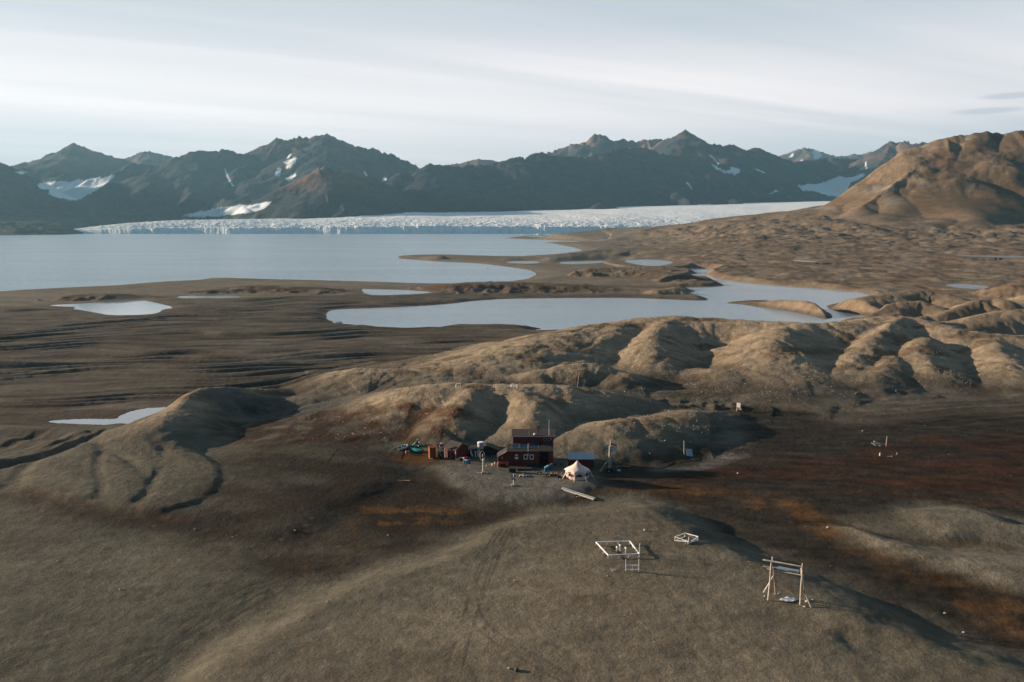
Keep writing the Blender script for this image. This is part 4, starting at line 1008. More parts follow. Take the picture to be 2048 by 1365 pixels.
    r_ = MB(); r_.prism([(PL - .1, -.3, H + .05), (PR + .1, -.3, H + .05), (PR + .1, D, H + 1.0), (PL - .1 + .55, D, H + 1.0)], (0, 0, .1)); r_.build('porch_roof', ROOFD, t)
    w = MB(); w.box((X(1101.5), .1, 1.55), (.75, .12, 3.0)); w.box((PR - .04, D / 2, 1.55), (.10, D - .3, 3.0)); w.build('porch_wall', REDW, t)
    w = MB(); w.box(((PL + PR) / 2, D - .15, 1.5), (PR - PL - .3, .1, 2.9)); w.build('porch_back', DARKW, t)
    d_ = MB(); d_.box((X(1088), D - .22, 1.15), (.85, .06, 2.0)); dr = d_.build('door', TARP, t)
    g = MB(); g.box((X(1088) + .33, D - .27, 1.1), (.05, .05, .18)); g.build('handle', GREY, dr)
    g = MB(); g.box((X(1090), -.35, .35), (1.9, .9, .10)); g.box((X(1090), -.9, .15), (1.9, .35, .10)); g.build('doorstep', DARKW, t)
    # things fixed to the roof
    c = MB(); c.tube((X(1077), UD0 + 1.6, UH + .2), (X(1077), UD0 + 1.6, UH + 1.55), .13, n=10); c.tube((X(1077), UD0 + 1.6, UH + 1.55), (X(1077), UD0 + 1.6, UH + 1.66), .2, .05, n=10); c.build('chimney', BLACK, up)
    c = MB(); c.blob((X(1070), UD0 + .2, UH + .38), (.62, .5, .42), 3, 2, .02); c.build('satellite_dome', WHITE, up, True)
    c = MB(); c.tube((X(1099), UD0 + .1, UH + .1), (X(1099), UD0 + .1, UH + 3.3), .04, .018); c.build('antenna', WHITE, up)
    c = MB(); c.tube((X(1058), UD0 + .1, UH - .6), (X(1058), UD0 + .1, UH + 1.0), .025, .012); c.build('antenna', GREY, up)
    c = MB(); c.tube((X(1056), -.12, 2.2), (X(1056), -.12, H + 1.7), .035, .02); c.tube((X(1056), -.22, 2.25), (X(1056), -.05, 2.25), .07, .07); c.build('mast', WHITE, t)
main_hut()

def small_things_by_hut():
    # orange survival gear hanging and lying on the left corner
    S = Spot(1006, 934); t = thing('survival_suits', 'heap of bright orange survival suits hanging on a rail at the hut corner', 'gear', S.loc)
    m = MB(); m.tube((-1.0, -.2, 0), (-1.0, -.2, 1.0), .04); m.tube((1.0, -.2, 0), (1.0, -.2, 1.0), .04); m.tube((-1.05, -.2, 1.0), (1.05, -.2, 1.0), .035); m.build('rail', WOOD, t)
    for dx, w, h, sd in ((-.85, .55, .8, 1), (-.45, .5, .45, 2), (0, .45, .42, 3), (.4, .5, .5, 4), (.8, .6, .85, 5)):
        m = MB(); m.blob((dx, -.22, .98 - h * .48), (w, .35, h), sd, 2, .12); m.build('suit', ORANGE, t, True)
    # ring of stones with post
    def stones(name, label, px, py, rx, ry, n, sd, extra=None):
        S = Spot(px, py); rnd = random.Random(sd); m = MB()
        for i in range(n):
            a = rnd.random() * 6.28; r = rnd.random() ** .5; dx, dy = rx * r * math.cos(a), ry * r * math.sin(a)
            q = rnd.uniform(.14, .34); m.blob((dx, dy, gl(S.loc, dx, dy) + q * .25 + .25 * (1 - r)), (q * 1.3, q, q * .8), sd * 50 + i, 1, .2)
        o = m.build(name, STONE, loc=S.loc); tag(o, label, 'stones'); return S
    stones('stone_pile', 'pale stones heaped round the foot of the tall hoop mast', 966, 947, .95, .6, 26, 1)
    stones('stone_pile', 'stones round the foot of the post with small blue panels', 1027, 972, .5, .4, 26, 2)
    stones('stone_pile', 'wide ring of reddish stones in front of the hut deck', 1049, 953, 1.05, .75, 36, 3)
    stones('stone_pile', 'heap of stones under the leaning stick on the mound top', 1005, 790, .75, .5, 30, 4)
    stones('stone_pile', 'stones beneath the pale notice board on the slope', 1477, 820, .9, .5, 16, 5)
    stones('stone_pile', 'small stones at the foot of the dark triangle frame corner', 1377, 1088, .45, .3, 9, 6)
    # hoop mast
    S = Spot(966, 947); t = thing('hoop_mast', 'tall pale mast carrying an upright wire hoop, left of the hut', 'mast', S.loc)
    k = S.m; z = lambda py: (947 - py) * k / .955
    m = MB(); m.tube((0, 0, -.1), (0, 0, z(921)), .10, .08, 10); m.build('pole', WHITE, t)
    m = MB(); m.blob((0, 0, z(921)), (.34, .3, .5), 4, 2, .06); m.blob((.3, 0, z(922)), (.22, .22, .3), 5, 1, .1); m.build('head', WHITE, t)
    m = MB(); c = Vector((-.12, 0, z(912.5))); pts = [c + Vector((.42 * math.cos(a) , .15 * math.sin(a), .88 * math.sin(a))) for a in np.linspace(0, 2 * math.pi, 25)]; m.path(pts, .028); m.build('hoop', WHITE, t)
    m = MB(); m.blob((-.05, 0, z(912)), (.3, .2, .75), 7, 2, .12); m.build('hub', WOOD, t)
    m = MB(); m.path([(0, 0, z(919)), (.75, .3, z(916)), (1.0, .3, z(926))], .012); m.build('cable', GREY, t)
    # panel post
    S = Spot(1027, 972); t = thing('panel_post', 'slim white post with small blue panels below the hut', 'post', S.loc); z = lambda py: (972 - py) * S.m / .955
    m = MB(); m.tube((0, 0, -.1), (0, 0, z(948)), .06, .05); m.build('pole', WHITE, t)
    for dx, py in ((-.22, 953), (.2, 953), (0, 957), (-.22, 959.5), (.2, 959.5)):
        m = MB(); m.box((dx, -.06, z(py)), (.24, .04, .34)); m.build('panel', mat('sign_blue', (.04, .13, .18), .4), t)
    # dark post
    S = Spot(1051, 953); t = thing('lamp_post', 'thin dark post with white tip standing in the stone ring', 'post', S.loc); z = lambda py: (953 - py) * S.m / .955
    m = MB(); m.tube((0, 0, 0), (0, 0, z(934)), .045, .04); m.build('pole', DARKW, t)
    m = MB(); m.blob((0, 0, z(933)), (.12, .12, .16), 2, 1, 0); m.build('tip', WHITE, t)
    # black crate on the terrace
    S = Spot(1025, 946); t = thing('dark_crate', 'black slatted crate on legs in front of the hut deck', 'crate', S.loc)
    m = MB(); m.box((0, .3, .45), (1.25, .7, .7)); m.build('box', TARP, t)
    m = MB(); m.box((0, .3, .83), (1.33, .78, .06)); m.build('lid', DARKW, t)
    # blue barrels right of the porch
    first = None
    for i, (px, py, lab) in enumerate(((1091, 944, 'blue barrel nearest the porch corner, brightly lit on its left'), (1095, 941.5, 'blue barrel second from the left by the porch'), (1099, 939.5, 'blue barrel third from the left by the porch'), (1102.5, 937.5, 'blue barrel farthest back by the shed side'))):
        S = Spot(px, py)
        if first is None:
            t = first = thing('barrel', lab, 'barrel', S.loc, 0, 'blue barrels beside the hut porch')
            m = MB(); m.tube((0, 0, 0), (0, 0, .9), .28, n=16)
            for zz in (.02, .3, .6, .88): m.tube((0, 0, zz - .015), (0, 0, zz + .015), .295, n=16)
            m.build('drum', BLUE, t)
            m = MB(); m.tube((0, 0, .9), (0, 0, .95), .2, n=12); m.build('lid', WHITE, t)
        else:
            t = first.copy(); C.objects.link(t); t.location = S.loc; t['label'] = lab
            for ch in list(first.children): c = ch.copy(); C.objects.link(c); c.parent = t
    # logs, wheelbarrows and firewood between barrels and tent
    def bench(px, py, label, n=0):
        S = Spot(px, py); t = thing('log_bench', label, 'bench', S.loc); m = MB(); m.box((0, 0, .42), (.95, .4, .1)); m.build('seat', DARKW, t)
        for dx in (-.36, .36): m = MB(); m.box((dx, 0, .18), (.16, .36, .40)); m.build('leg', DARKW, t)
    bench(1079, 949, 'dark low bench on the terrace below the blue barrels')
    bench(1097, 953, 'dark low bench next to the firewood heap')
    S = Spot(1109, 952); rnd = random.Random(5)
    for i in range(14):
        a = rnd.uniform(-.3, .3); dx, dy, dz = rnd.uniform(-.9, .9), rnd.uniform(-.25, .25), rnd.choice((.12, .12, .32))
    t = thing('firewood_heap', 'heap of cut firewood stacked left of the tent', 'firewood', S.loc)
    m = MB()
    for i in range(26):
        dx, dz = rnd.uniform(-.95, .95), rnd.choice((.1, .1, .28, .46)); dx *= (1 - dz * .6)
        m.tube((dx, -.35 + rnd.uniform(-.1, .1), dz), (dx + rnd.uniform(-.15, .15), .35, dz), .09, n=7)
    m.build('logs', mat('cut_wood', (.36, .22, .14), .85, noise=.4, nscale=2), t)
    for px, py, M_, lab, sc in ((1119, 956, BLACK, 'black sack lying at the tent entrance', .55), (1125, 955, GREY, 'grey sack lying against the tent wall', .5), (1129, 957.5, BLACK, 'small black bag nearest the tent wall', .42), (1121, 960, STONE, 'round pale stone below the black sack', .3)):
        S = Spot(px, py); m = MB(); m.blob((0, 0, sc * .35), (sc * 1.2, sc, sc * .9), int(px), 2, .1); o = m.build('sack' if M_ is not STONE else 'stone', M_, loc=S.loc, smooth=True); tag(o, lab, 'sack' if M_ is not STONE else 'stone')
    for px, py, lab in ((1110, 931, 'red fuel can in the shade between hut and blue roofed shed'),):
        S = Spot(px, py); t = thing('fuel_can', lab, 'fuel can', S.loc); m = MB(); m.box((0, 0, .25), (.38, .2, .5)); m.build('body', REDP, t); m = MB(); m.tube((.1, 0, .5), (.1, 0, .58), .04); m.build('cap', BLACK, t)
    S = Spot(1122, 930); t = thing('fuel_can', 'blue fuel can in the shade next to the blue roofed shed', 'fuel can', S.loc); m = MB(); m.box((0, 0, .25), (.42, .2, .5)); m.build('body', BLUE, t); m = MB(); m.tube((.1, 0, .5), (.1, 0, .58), .04); m.build('cap', BLACK, t)
small_things_by_hut()

# ------------------------------------------------------------------ sheds
def left_shed():
    S = Spot(911.8, 921); k = S.m
    W = 3.3; Ln = 3.3; Hh = 2.15; Pk = 3.15
    t = thing('gable_shed', 'dark red gabled shed with double doors on its lit side', 'shed', (S.x, S.y, S.z - .05), math.radians(45))
    # local x runs back-right (gable side), local y runs back-left (lit side); corner nearest the camera at the origin
    # lit long side along +y, gable end along +x
    w = MB(); w.prism([(0, 0, 0), (W, 0, 0), (W, 0, Hh), (W / 2, 0, Pk), (0, 0, Hh)], (0, Ln, 0)); w.build('wall', REDW, t)
    for a, b in (((-.22, Hh - .13), (W / 2, Pk + .04)), ((W + .22, Hh - .13), (W / 2, Pk + .04))):
        r_ = MB(); r_.prism([(a[0], -.2, a[1]), (b[0], -.2, b[1]), (b[0], -.2, b[1] + .09), (a[0], -.2, a[1] + .09)], (0, Ln + .4, 0)); r_.build('roof', ROOFD, t)
    for y in (0.0, Ln):
        b = MB(); b.box((-.02, y, Hh / 2), (.12, .12, Hh)); b.build('corner_board', TRIM, t)
    for y in (Ln * .34, Ln * .66):
        d = MB(); d.box((-.03, y, 1.0), (.05, Ln * .30, 1.85)); dr = d.build('door', mat('red_door', (.17, .032, .02), .7, noise=.2), t)
        h_ = MB(); h_.box((-.08, y + (.35 if y < Ln / 2 else -.35), 1.0), (.05, .05, .2)); h_.build('handle', GREY, dr)
    f = MB(); f.box((-.035, Ln / 2, 1.0), (.05, .06, 1.9)); f.build('door_post', WOOD, t)
left_shed()
def outhouse():
    S = Spot(871.5, 917); t = thing('outhouse', 'narrow orange red outhouse with lit plank side', 'outhouse', S.loc, math.radians(20))
    w = MB(); w.box((-.62, .5, 1.1), (1.2, 1.0, 2.2)); w.build('wall', ORANGEW, t)
    r_ = MB(); r_.prism([(-1.32, -.1, 2.2), (.08, -.1, 2.2), (.08, 1.1, 2.42), (-1.32, 1.1, 2.42)], (0, 0, .07)); r_.build('roof', ORANGEW, t)
    d = MB(); d.box((-.55, -.02, 1.05), (.62, .05, 1.85)); dr = d.build('door', ORANGEW, t)
    h_ = MB(); h_.box((-.33, -.07, 1.05), (.04, .05, .16)); h_.build('handle', GREY, dr)
    b = MB()
    for x in (-1.22, -.02): b.box((x, -.01, 1.1), (.07, .08, 2.2))
    b.build('corner_board', ORANGEW, t)
    S = Spot(862, 919); o = MB().box((0, 0, .06), (.75, .25, .1)).build('plank', WOOD, loc=S.loc); tag(o, 'pale plank lying at the foot of the orange outhouse', 'plank')
outhouse()
def gear_rack():
    S = Spot(882, 919); k = S.m; z = lambda py: (919 - py) * k / .955
    t = thing('gear_rack', 'dark gear shelf between outhouse and gabled shed', 'shelf', S.loc)
    m = MB()
    for dx in (-.55, .55):
        for dy in (0, .6): m.box((dx, dy, z(896) / 2), (.07, .07, z(896)))
    m.build('frame', DARKW, t)
    for zz in (.45, 1.1, z(897)): m = MB(); m.box((0, .3, zz), (1.2, .66, .05)); m.build('shelf', DARKW, t)
    for dx, zz, M_, s, sd in ((-.3, .75, TARP, .5, 1), (.25, .75, BLACK, .5, 2), (-.25, 1.4, GREY, .45, 3), (.2, 1.4, TARP, .5, 4), (0, .2, BLACK, .4, 5)):
        o = MB().blob((0, 0, 0), (s, .5, .5), sd, 2, .12).build('gear_bundle', M_, loc=(S.x + dx, S.y + .28, S.z + zz - .05), smooth=True)
        tag(o, {1: 'dark bundle at left on the middle shelf by the outhouse', 2: 'black bundle at right on the middle shelf by the outhouse', 3: 'grey bundle at left on the upper shelf by the outhouse', 4: 'dark bundle at right on the upper shelf by the outhouse', 5: 'black bundle under the lowest shelf by the outhouse'}[sd], 'bundle')
    S2 = (S.x + .1, S.y + .3, S.z + z(897) + .03)
    tt = thing('life_ring', 'white life ring leaning on the gear shelf top', 'life ring', S2); m = MB(); pts = [Vector((.32 * math.cos(a), -.12, .32 + .32 * math.sin(a))) for a in np.linspace(0, 6.283, 17)]; m.path(pts, .07, 8); m.build('ring', WHITE, tt)
    tt = thing('fish_box', 'orange plastic box with white bottles standing on the gear shelf', 'box', (S.x + .15, S.y + .35, S.z + z(893))); m = MB(); m.box((0, 0, .2), (.75, .5, .42)); m.build('body', ORANGE, tt)
    m = MB(); m.box((0, 0, -.12), (.5, .4, .2)); m.build('foot', DARKW, tt)
    for dx in (-.22, 0, .22): m = MB(); m.tube((dx, 0, .41), (dx, 0, .58), .08, .05); m.build('bottle', WHITE, tt)
    p = MB(); p.bar(S.v(876, 921), S.v(866, 925), .12, .06); o = p.build('plank', WOOD, loc=(S.x, S.y - .4, S.z - .1)); tag(o, 'pale plank lying in the rusty grass below the gear shelf', 'plank')
    p = MB(); p.bar((.55, -.2, .02), (1.05, -.1, .85), .1, .05); o = p.build('plank', WHITE, loc=S.loc); tag(o, 'white board leaning on the corner of the gabled shed', 'plank')
gear_rack()
def tank_and_hut():
    S = Spot(962, 914); k = S.m; z = lambda py: (914 - py) * k / .955; X = lambda px: (px - 962) * k
    t = thing('tarp_shelter', 'low black tarpaulin covered shelter between shed and hut', 'shelter', (S.x, S.y + .6, S.z - .1))
    Dp = 3.0
    w = MB(); w.prism([(X(933), 0, 0), (X(1000), 0, 0), (X(1001), 0, 1.0), (X(985), 0, 1.75), (X(972), 0, 2.15), (X(957), 0, 1.55), (X(934), 0, 1.25)], (0, Dp, 0)); w.build('cover', TARP, t)
    r_ = MB()
    for a, b in (((933, 1.25), (957, 1.57)), ((957, 1.57), (972, 2.18)), ((972, 2.18), (985, 1.78)), ((985, 1.78), (1001.5, 1.0))):
        r_.bar((X(a[0]), -.05, a[1]), (X(b[0]), -.05, b[1]), .07, .07)
    r_.build('rafter', DARKW, t)
    b = MB(); b.prism([(X(932), -1.2, .85), (X(950), -.9, 1.2), (X(950), -.9, 1.26), (X(932), -1.2, .91)], (0, 1.0, 0)); b.build('awning', mat('dark_red_cloth', (.10, .02, .02), .8), t)
    # tank stands on a black stand
    st = thing('tank_stand', 'black timber stand under the white water tank', 'stand', (S.x + X(961), S.y + .2, S.z - .05))
    for dx in (-.5, .5):
        for dy in (-.05, .25): m = MB(); m.box((dx, dy, z(899) / 2), (.14, .14, z(899))); m.build('leg', DARKW, st)
    m = MB(); m.box((0, .1, z(899)), (1.3, .6, .1)); m.build('top', DARKW, st)
    tk = thing('water_tank', 'white cylindrical water tank raised above the black shelter', 'tank', (S.x + X(961), S.y + .3, S.z + z(899)))
    m = MB(); m.tube((0, 0, .02), (0, 0, 1.3), .62, n=28); m.build('drum', mat('tank_grey', (.45, .46, .48), .5), tk, False)
    m = MB(); m.tube((0, 0, 1.3), (0, 0, 1.42), .66, .60, n=28); m.tube((.25, 0, 1.42), (.25, 0, 1.48), .12, n=12); m.build('lid', WHITE, tk)
    # boards and boat bow
    bt = thing('propped_kayak', 'white kayak bow propped up beside the barrels', 'kayak', (S.x + X(943), S.y - .35, S.z)); m = MB()
    pts = [(-.12, 0, 1.75), (-.13, 0, 1.4), (-.08, 0, 1.05), (0, 0, .75), (.15, 0, .5), (.25, 0, .4)]
    for i, (a, b_) in enumerate(zip(pts[:-1], pts[1:])): m.tube(a, b_, .03 + .035 * i, .065 + .03 * i, 10)
    m.tube((.2, 0, .45), (.2, .1, 0), .08, .05); m.build('hull', WHITE, bt)
    for px, w_, h_, M_, lab in ((951, .20, 1.25, WHITE, 'narrow white board leaning in front of the black shelter'), (956.5, .45, 1.5, mat('cream_board', (.62, .58, .46), .7), 'wide cream board leaning in front of the black shelter'), (959.3, .16, 1.55, WHITE, 'slim white board next to the hoop mast')):
        o = MB().box((0, 0, h_ / 2), (w_, .06, h_), Matrix.Rotation(-.12, 3, 'X')).build('leaning_board', M_, loc=(S.x + X(px), S.y - .25, S.z)); tag(o, lab, 'board')
    # shrubby rack of drums left of the kayak
    for i, (px, py, lab) in enumerate(((929.5, 927.5, 'blue drum at left below the red bundle'), (933.5, 928, 'blue drum in the middle beneath the red bundle'), (938.5, 927.5, 'blue drum with darker lid right of the red bundle'))):
        s2 = Spot(px, py); q = thing('plastic_drum', lab, 'drum', s2.loc, 0, 'blue drums between the gabled shed and the shelter')
        m = MB(); m.tube((0, 0, 0), (0, 0, .72), .23, n=14); m.build('drum', BLUE, q); m = MB(); m.tube((0, 0, .72), (0, 0, .78), .17, n=12); m.build('lid', WHITE if i < 2 else BLUE, q)
    s2 = Spot(932, 925)
    for dx, dz, M_, sc, lab in ((-.1, .95, REDP, .7, 'dark red bundle lying on the blue drums'), (-.45, .95, WHITE, .35, 'small white bag left of the red bundle'), (.15, 1.05, REDP, .45, 'small red bag atop the blue drums')):
        o = MB().blob((0, 0, 0), (sc, .5, sc * .7), int(sc * 99), 2, .12).build('bag', M_, loc=(s2.x + dx, s2.y + .1, s2.z + dz - .12), smooth=True); tag(o, lab, 'bag')
    s2 = Spot(922.5, 924); tt = thing('sawhorse', 'pale wooden sawhorse with coiled rope beside the gabled shed', 'sawhorse', s2.loc)
    m = MB(); m.bar((-.5, 0, .85), (.5, 0, .85), .1, .12); m.build('beam', WOOD, tt)
    for dx in (-.4, .4):
        for dy in (-.25, .25): m = MB(); m.bar((dx, 0, .85), (dx * 1.1, dy, 0), .06, .06); m.build('leg', WOOD, tt)
    s2 = Spot(915, 922); o = MB().box((0, 0, .35), (.9, .5, .08)).box((0, 0, .15), (.7, .4, .3)).build('low_table', GREY, loc=s2.loc); tag(o, 'low grey table against the dark shed wall', 'table')
    for px, py, sc, lab in ((973, 933.5, .3, 'small white canister on the sand behind the hoop mast'), (985, 932, .5, 'cream sack on the sand left of the hut corner'), (990, 929, .5, 'tan sack beside the cream sack near the hut corner')):
        s2 = Spot(px, py); o = MB().blob((0, 0, sc * .45), (sc * .8, sc * .7, sc * 1.2), int(px), 2, .1).build('sack', CANVAS if px < 989 else WOOD, loc=s2.loc, smooth=True); tag(o, lab, 'sack')
tank_and_hut()
def blue_roof_shed():
    S = Spot(1162, 937); k = S.m; X = lambda px: (px - 1162) * k
    t = thing('low_shed', 'low dark red shed with a pale blue corrugated roof', 'shed', (S.x, S.y, S.z - .1)); L, R = X(1136.5), X(1189)
    w = MB(); w.prism([(L + .08, 0, 0), (L + .08, 2.2, 0), (L + .08, 2.2, 2.25), (L + .08, 0, 1.85)], (R - L - .25, 0, 0)); w.build('wall', REDW, t)
    r_ = MB(); n = 22
    for i in range(n):
        a = L + (R - L) * i / n; b = L + (R - L) * (i + .5) / n
        r_.prism([(a, -.3, 1.86), (b, -.3, 1.86), (b, 2.4, 2.39), (a, 2.4, 2.39)], (0, 0, .09))
        r_.prism([(b, -.3, 1.86), (L + (R - L) * (i + 1) / n, -.3, 1.86), (L + (R - L) * (i + 1) / n, 2.4, 2.39), (b, 2.4, 2.39)], (0, 0, .05))
    r_.build('roof', ROOFB, t)
    d = MB(); d.box((X(1150), -.02, .95), (.9, .05, 1.6)); dr = d.build('door', DARKW, t); h_ = MB(); h_.box((X(1150) + .35, -.07, .95), (.05, .05, .15)); h_.build('handle', GREY, dr)
    b = MB(); b.box((L + .06, -.01, .9), (.09, .09, 1.8)); b.build('corner_board', mat('red_trim', (.2, .04, .03), .7), t)
    p = MB(); p.bar(S.v(1136, 925, -.4), S.v(1131, 944, -.9), .06, .06); o = p.build('leaning_pole', WOOD, loc=S.loc); tag(o, 'thin pole leaning against the left corner of the low shed', 'pole')
blue_roof_shed()

# ------------------------------------------------------------------ tent
def tent():
    S = Spot(1156, 961); x, y, z = S.x, S.y + 1.9, gz(S.x, S.y + 1.9)
    t = thing('canvas_tent', 'cream canvas tent with pointed canopy and net windows, in the camp', 'tent', (x, y, z))
    n = 8; Rc, Rw, zc, zt = 2.5, 2.15, 1.28, 3.05; off = math.radians(22.5 + 6)
    prof = [(0.0, zt + .05), (.10, zt - .02), (.35, 2.72), (.75, 2.30), (1.2, 1.97), (1.7, 1.72), (Rc, zc)]
    bm = bmesh.new(); rings = []; seg = 64
    for r_, zz in prof[1:]:
        ring = []
        for i in range(seg):
            a = off + 2 * math.pi * i / seg; u = abs(((i / (seg / n)) % 1) - .5) * 2      # 1 on the corners
            f = r_ / Rc; rr = r_ * (1 - .13 * f * (1 - u ** 1.5)); ring.append(bm.verts.new((rr * math.cos(a), rr * math.sin(a), zz - .10 * f * f * (u ** 2 - .3) + .12 * f * f * (1 - u))))
        rings.append(ring)
    top = bm.verts.new((0, 0, zt + .05))
    for i in range(seg):
        bm.faces.new([top, rings[0][i], rings[0][(i + 1) % seg]])
        for a, b in zip(rings[:-1], rings[1:]): bm.faces.new([a[i], b[i], b[(i + 1) % seg], a[(i + 1) % seg]])
    w = MB(); w.bm.free(); w.bm = bm; cn = w.build('canopy', CANVAS, t, True)
    md = cn.modifiers.new('thick', 'SOLIDIFY'); md.thickness = .03
    w = MB()
    P8 = [(Rw * math.cos(off + 2 * math.pi * i / n), Rw * math.sin(off + 2 * math.pi * i / n)) for i in range(n)]
    for i in range(n):
        a, b = P8[i], P8[(i + 1) % n]; w.prism([(a[0], a[1], 0), (b[0], b[1], 0), (b[0] * .99, b[1] * .99, zc + .18), (a[0] * .99, a[1] * .99, zc + .18)], (-a[0] * .02, -a[1] * .02, 0))
    w.build('side_wall', CANVAS, t)
    for i in range(n):
        a, b = Vector((*P8[i], 0)), Vector((*P8[(i + 1) % n], 0)); o = (a + b) / 2; o = o.normalized() * .03; pts = []
        for f, hz in ((.16, .58), (.84, .58), (.84, .85), (.68, 1.02), (.5, 1.08), (.32, 1.02), (.16, .85)): p = a.lerp(b, f) + o; pts.append((p.x, p.y, hz))
        m = MB(); m.prism(pts, tuple(o * .6)); m.build('net_window', CANVASD, t)
    for i in range(n):
        a = off + 2 * math.pi * i / n; c, s_ = math.cos(a), math.sin(a)
        gx, gy = 3.25 * c, 3.25 * s_; gzz = gl((x, y, z), gx, gy)
        m = MB(); m.prism([((Rc - .12) * c - .10 * s_, (Rc - .12) * s_ + .10 * c, zc - .02), ((Rc - .12) * c + .10 * s_, (Rc - .12) * s_ - .10 * c, zc - .02), (gx + .03 * s_, gy - .03 * c, gzz + .02), (gx - .03 * s_, gy + .03 * c, gzz + .02)], (.03 * c, .03 * s_, .01)); m.build('corner_strap', CANVAS, t)
    m = MB(); m.tube((0, 0, 0), (0, 0, zt + .12), .05); m.build('centre_pole', WOOD, t)
tent()

# ------------------------------------------------------------------ flag mast with driftwood stand
def flag(parent, x0, z0, w, h, colours, sd):
    nu, nv = 14, 6; bm = bmesh.new(); vs = []
    for j in range(nv + 1):
        row = []
        for i in range(nu + 1):
            u, v = i / nu, j / nv
            row.append(bm.verts.new((x0 + u * w, .16 * math.sin(5 * u + sd) * u, z0 - v * h - .30 * u * h + .06 * math.sin(7 * u + sd))))
        vs.append(row)
    for j in range(nv):
        for i in range(nu): f = bm.faces.new([vs[j][i], vs[j][i + 1], vs[j + 1][i + 1], vs[j + 1][i]]); f.material_index = 0 if j < nv // 2 else 1
    me = bpy.data.meshes.new('flag'); bm.to_mesh(me); bm.free()
    for c in colours: me.materials.append(c)
    for p in me.polygons: p.use_smooth = True
    o = bpy.data.objects.new('flag', me); C.objects.link(o); o.parent = parent; md = o.modifiers.new('t', 'SOLIDIFY'); md.thickness = .012; return o
def flag_mast():
    S = Spot(1218, 944); t = thing('flag_mast', 'wooden flag mast of two poles flying two small flags', 'flag mast', S.loc)
    m = MB(); m.tube(S.v(1218, 945), S.v(1219.5, 893), .18, .14); m.tube(S.v(1221.5, 933), S.v(1221, 880), .13, .09); m.build('pole', mat('mast_wood', (.62, .52, .40), .8, noise=.2), t)
    m = MB(); m.blob(S.v(1221, 880.5), (.16, .16, .14), 1, 1, 0); m.build('finial', REDP, t)
    a = S.v(1222.3, 884.5); f = flag(t, a[0], a[2], 1.05, .62, (WHITE, REDF), 0.3); f['label'] = 'flag with white upper half and red lower half'
    a = S.v(1222.3, 892.5); f = flag(t, a[0], a[2], 1.1, .72, (BLUEF, WHITE), 1.0); f['label'] = 'light blue and white flag hanging below'
    p = thing('driftwood_stand', 'rough driftwood platform heaped round the foot of the flag mast', 'stand', S.loc)
    rnd = random.Random(4)
    for a, b, r_ in (((1200, 943), (1222.5, 912), .10), ((1236, 944), (1222, 912), .08), ((1243, 940), (1226, 918), .06)):
        m = MB(); m.tube(S.v(*a, -.6), S.v(*b, -.1), r_, r_ * .7); m.build('strut', WOOD if r_ == .10 else mat('grey_driftwood', (.16, .15, .13), .9, noise=.3, nscale=2), p)
    for i in range(9):
        px, py = rnd.uniform(1205, 1232), rnd.uniform(933, 942); m = MB(); q = Vector(S.v(px, py, rnd.uniform(-.5, .8))); L = rnd.uniform(.8, 1.6); an = rnd.uniform(-.3, .3)
        m.bar(q - Vector((L / 2, 0, an * L / 2)), q + Vector((L / 2, rnd.uniform(-.3, .3), an * L / 2)), .13, .07); m.build('plank', mat('grey_driftwood', (.16, .15, .13), .9, noise=.3, nscale=2) , p)
    m = MB(); m.box(S.v(1219, 938, .2), (1.1, .9, .5)); m.build('crate', DARKW, p)
    for px, py in ((1224.5, 921), (1229.5, 916.5), (1220, 927)): m = MB(); m.blob(S.v(px, py), (.2, .2, .24), px, 1, .1); m.build('float', GREY, p)
    s2 = Spot(1237, 943); o = MB().box((0, 0, .14), (.68, .3, .24)).build('box', WHITE, loc=s2.loc); tag(o, 'white oblong box on the grass right of the flag mast', 'box')
    s2 = Spot(1245, 934); o = MB().bar((-1.3, 0, .15), (1.5, .1, .05), .08, .06).build('plank', WOOD, loc=s2.loc); tag(o, 'long thin pole lying on the ground right of the flag mast', 'pole')
flag_mast()

# ------------------------------------------------------------------ footbridge
def bridge():
    a = Vector(place(1124, 979)); b = Vector(place(1189, 1001)); c = a.lerp(b, .46); t = thing('footbridge', 'pale plank footbridge in two sections over the stream bed', 'footbridge', c)
    A, B = a - c + Vector((0, 0, .28)), b - c + Vector((0, 0, .30)); M_ = Vector((0, 0, .22))
    for p, q, nm in ((A, M_ + (A - M_).normalized() * -.15, 0), (M_ + Vector((0, 0, .06)), B, 1)):
        d = (q - p).normalized(); s_ = Vector((-d.y, d.x, 0)).normalized(); m = MB()
        for k in (-1, 0, 1): m.bar(p + s_ * k * .29, q + s_ * k * .29, .27, .07)
        m.build('deck', mat('bleached_wood', (.84, .76, .66), .8, noise=.12), t)
        m = MB()
        for k in (-1, 1): m.bar(p + s_ * k * .30 - Vector((0, 0, .12)), q + s_ * k * .30 - Vector((0, 0, .12)), .10, .16)
        m.build('beam', WOOD, t)
    for p in (A, B, M_): m = MB(); m.box(p - Vector((0, 0, .24)), (.5, .9, .22)); m.build('support', DARKW, t)
    s2 = Spot(1154, 995); o = MB().blob((0, 0, .1), (.35, .3, .25), 4, 1, .2).blob((.4, 0, .1), (.25, .25, .2), 5, 1, .2).build('stone', STONE, loc=s2.loc); tag(o, 'pair of pale stones beneath the middle of the footbridge', 'stone')
bridge()

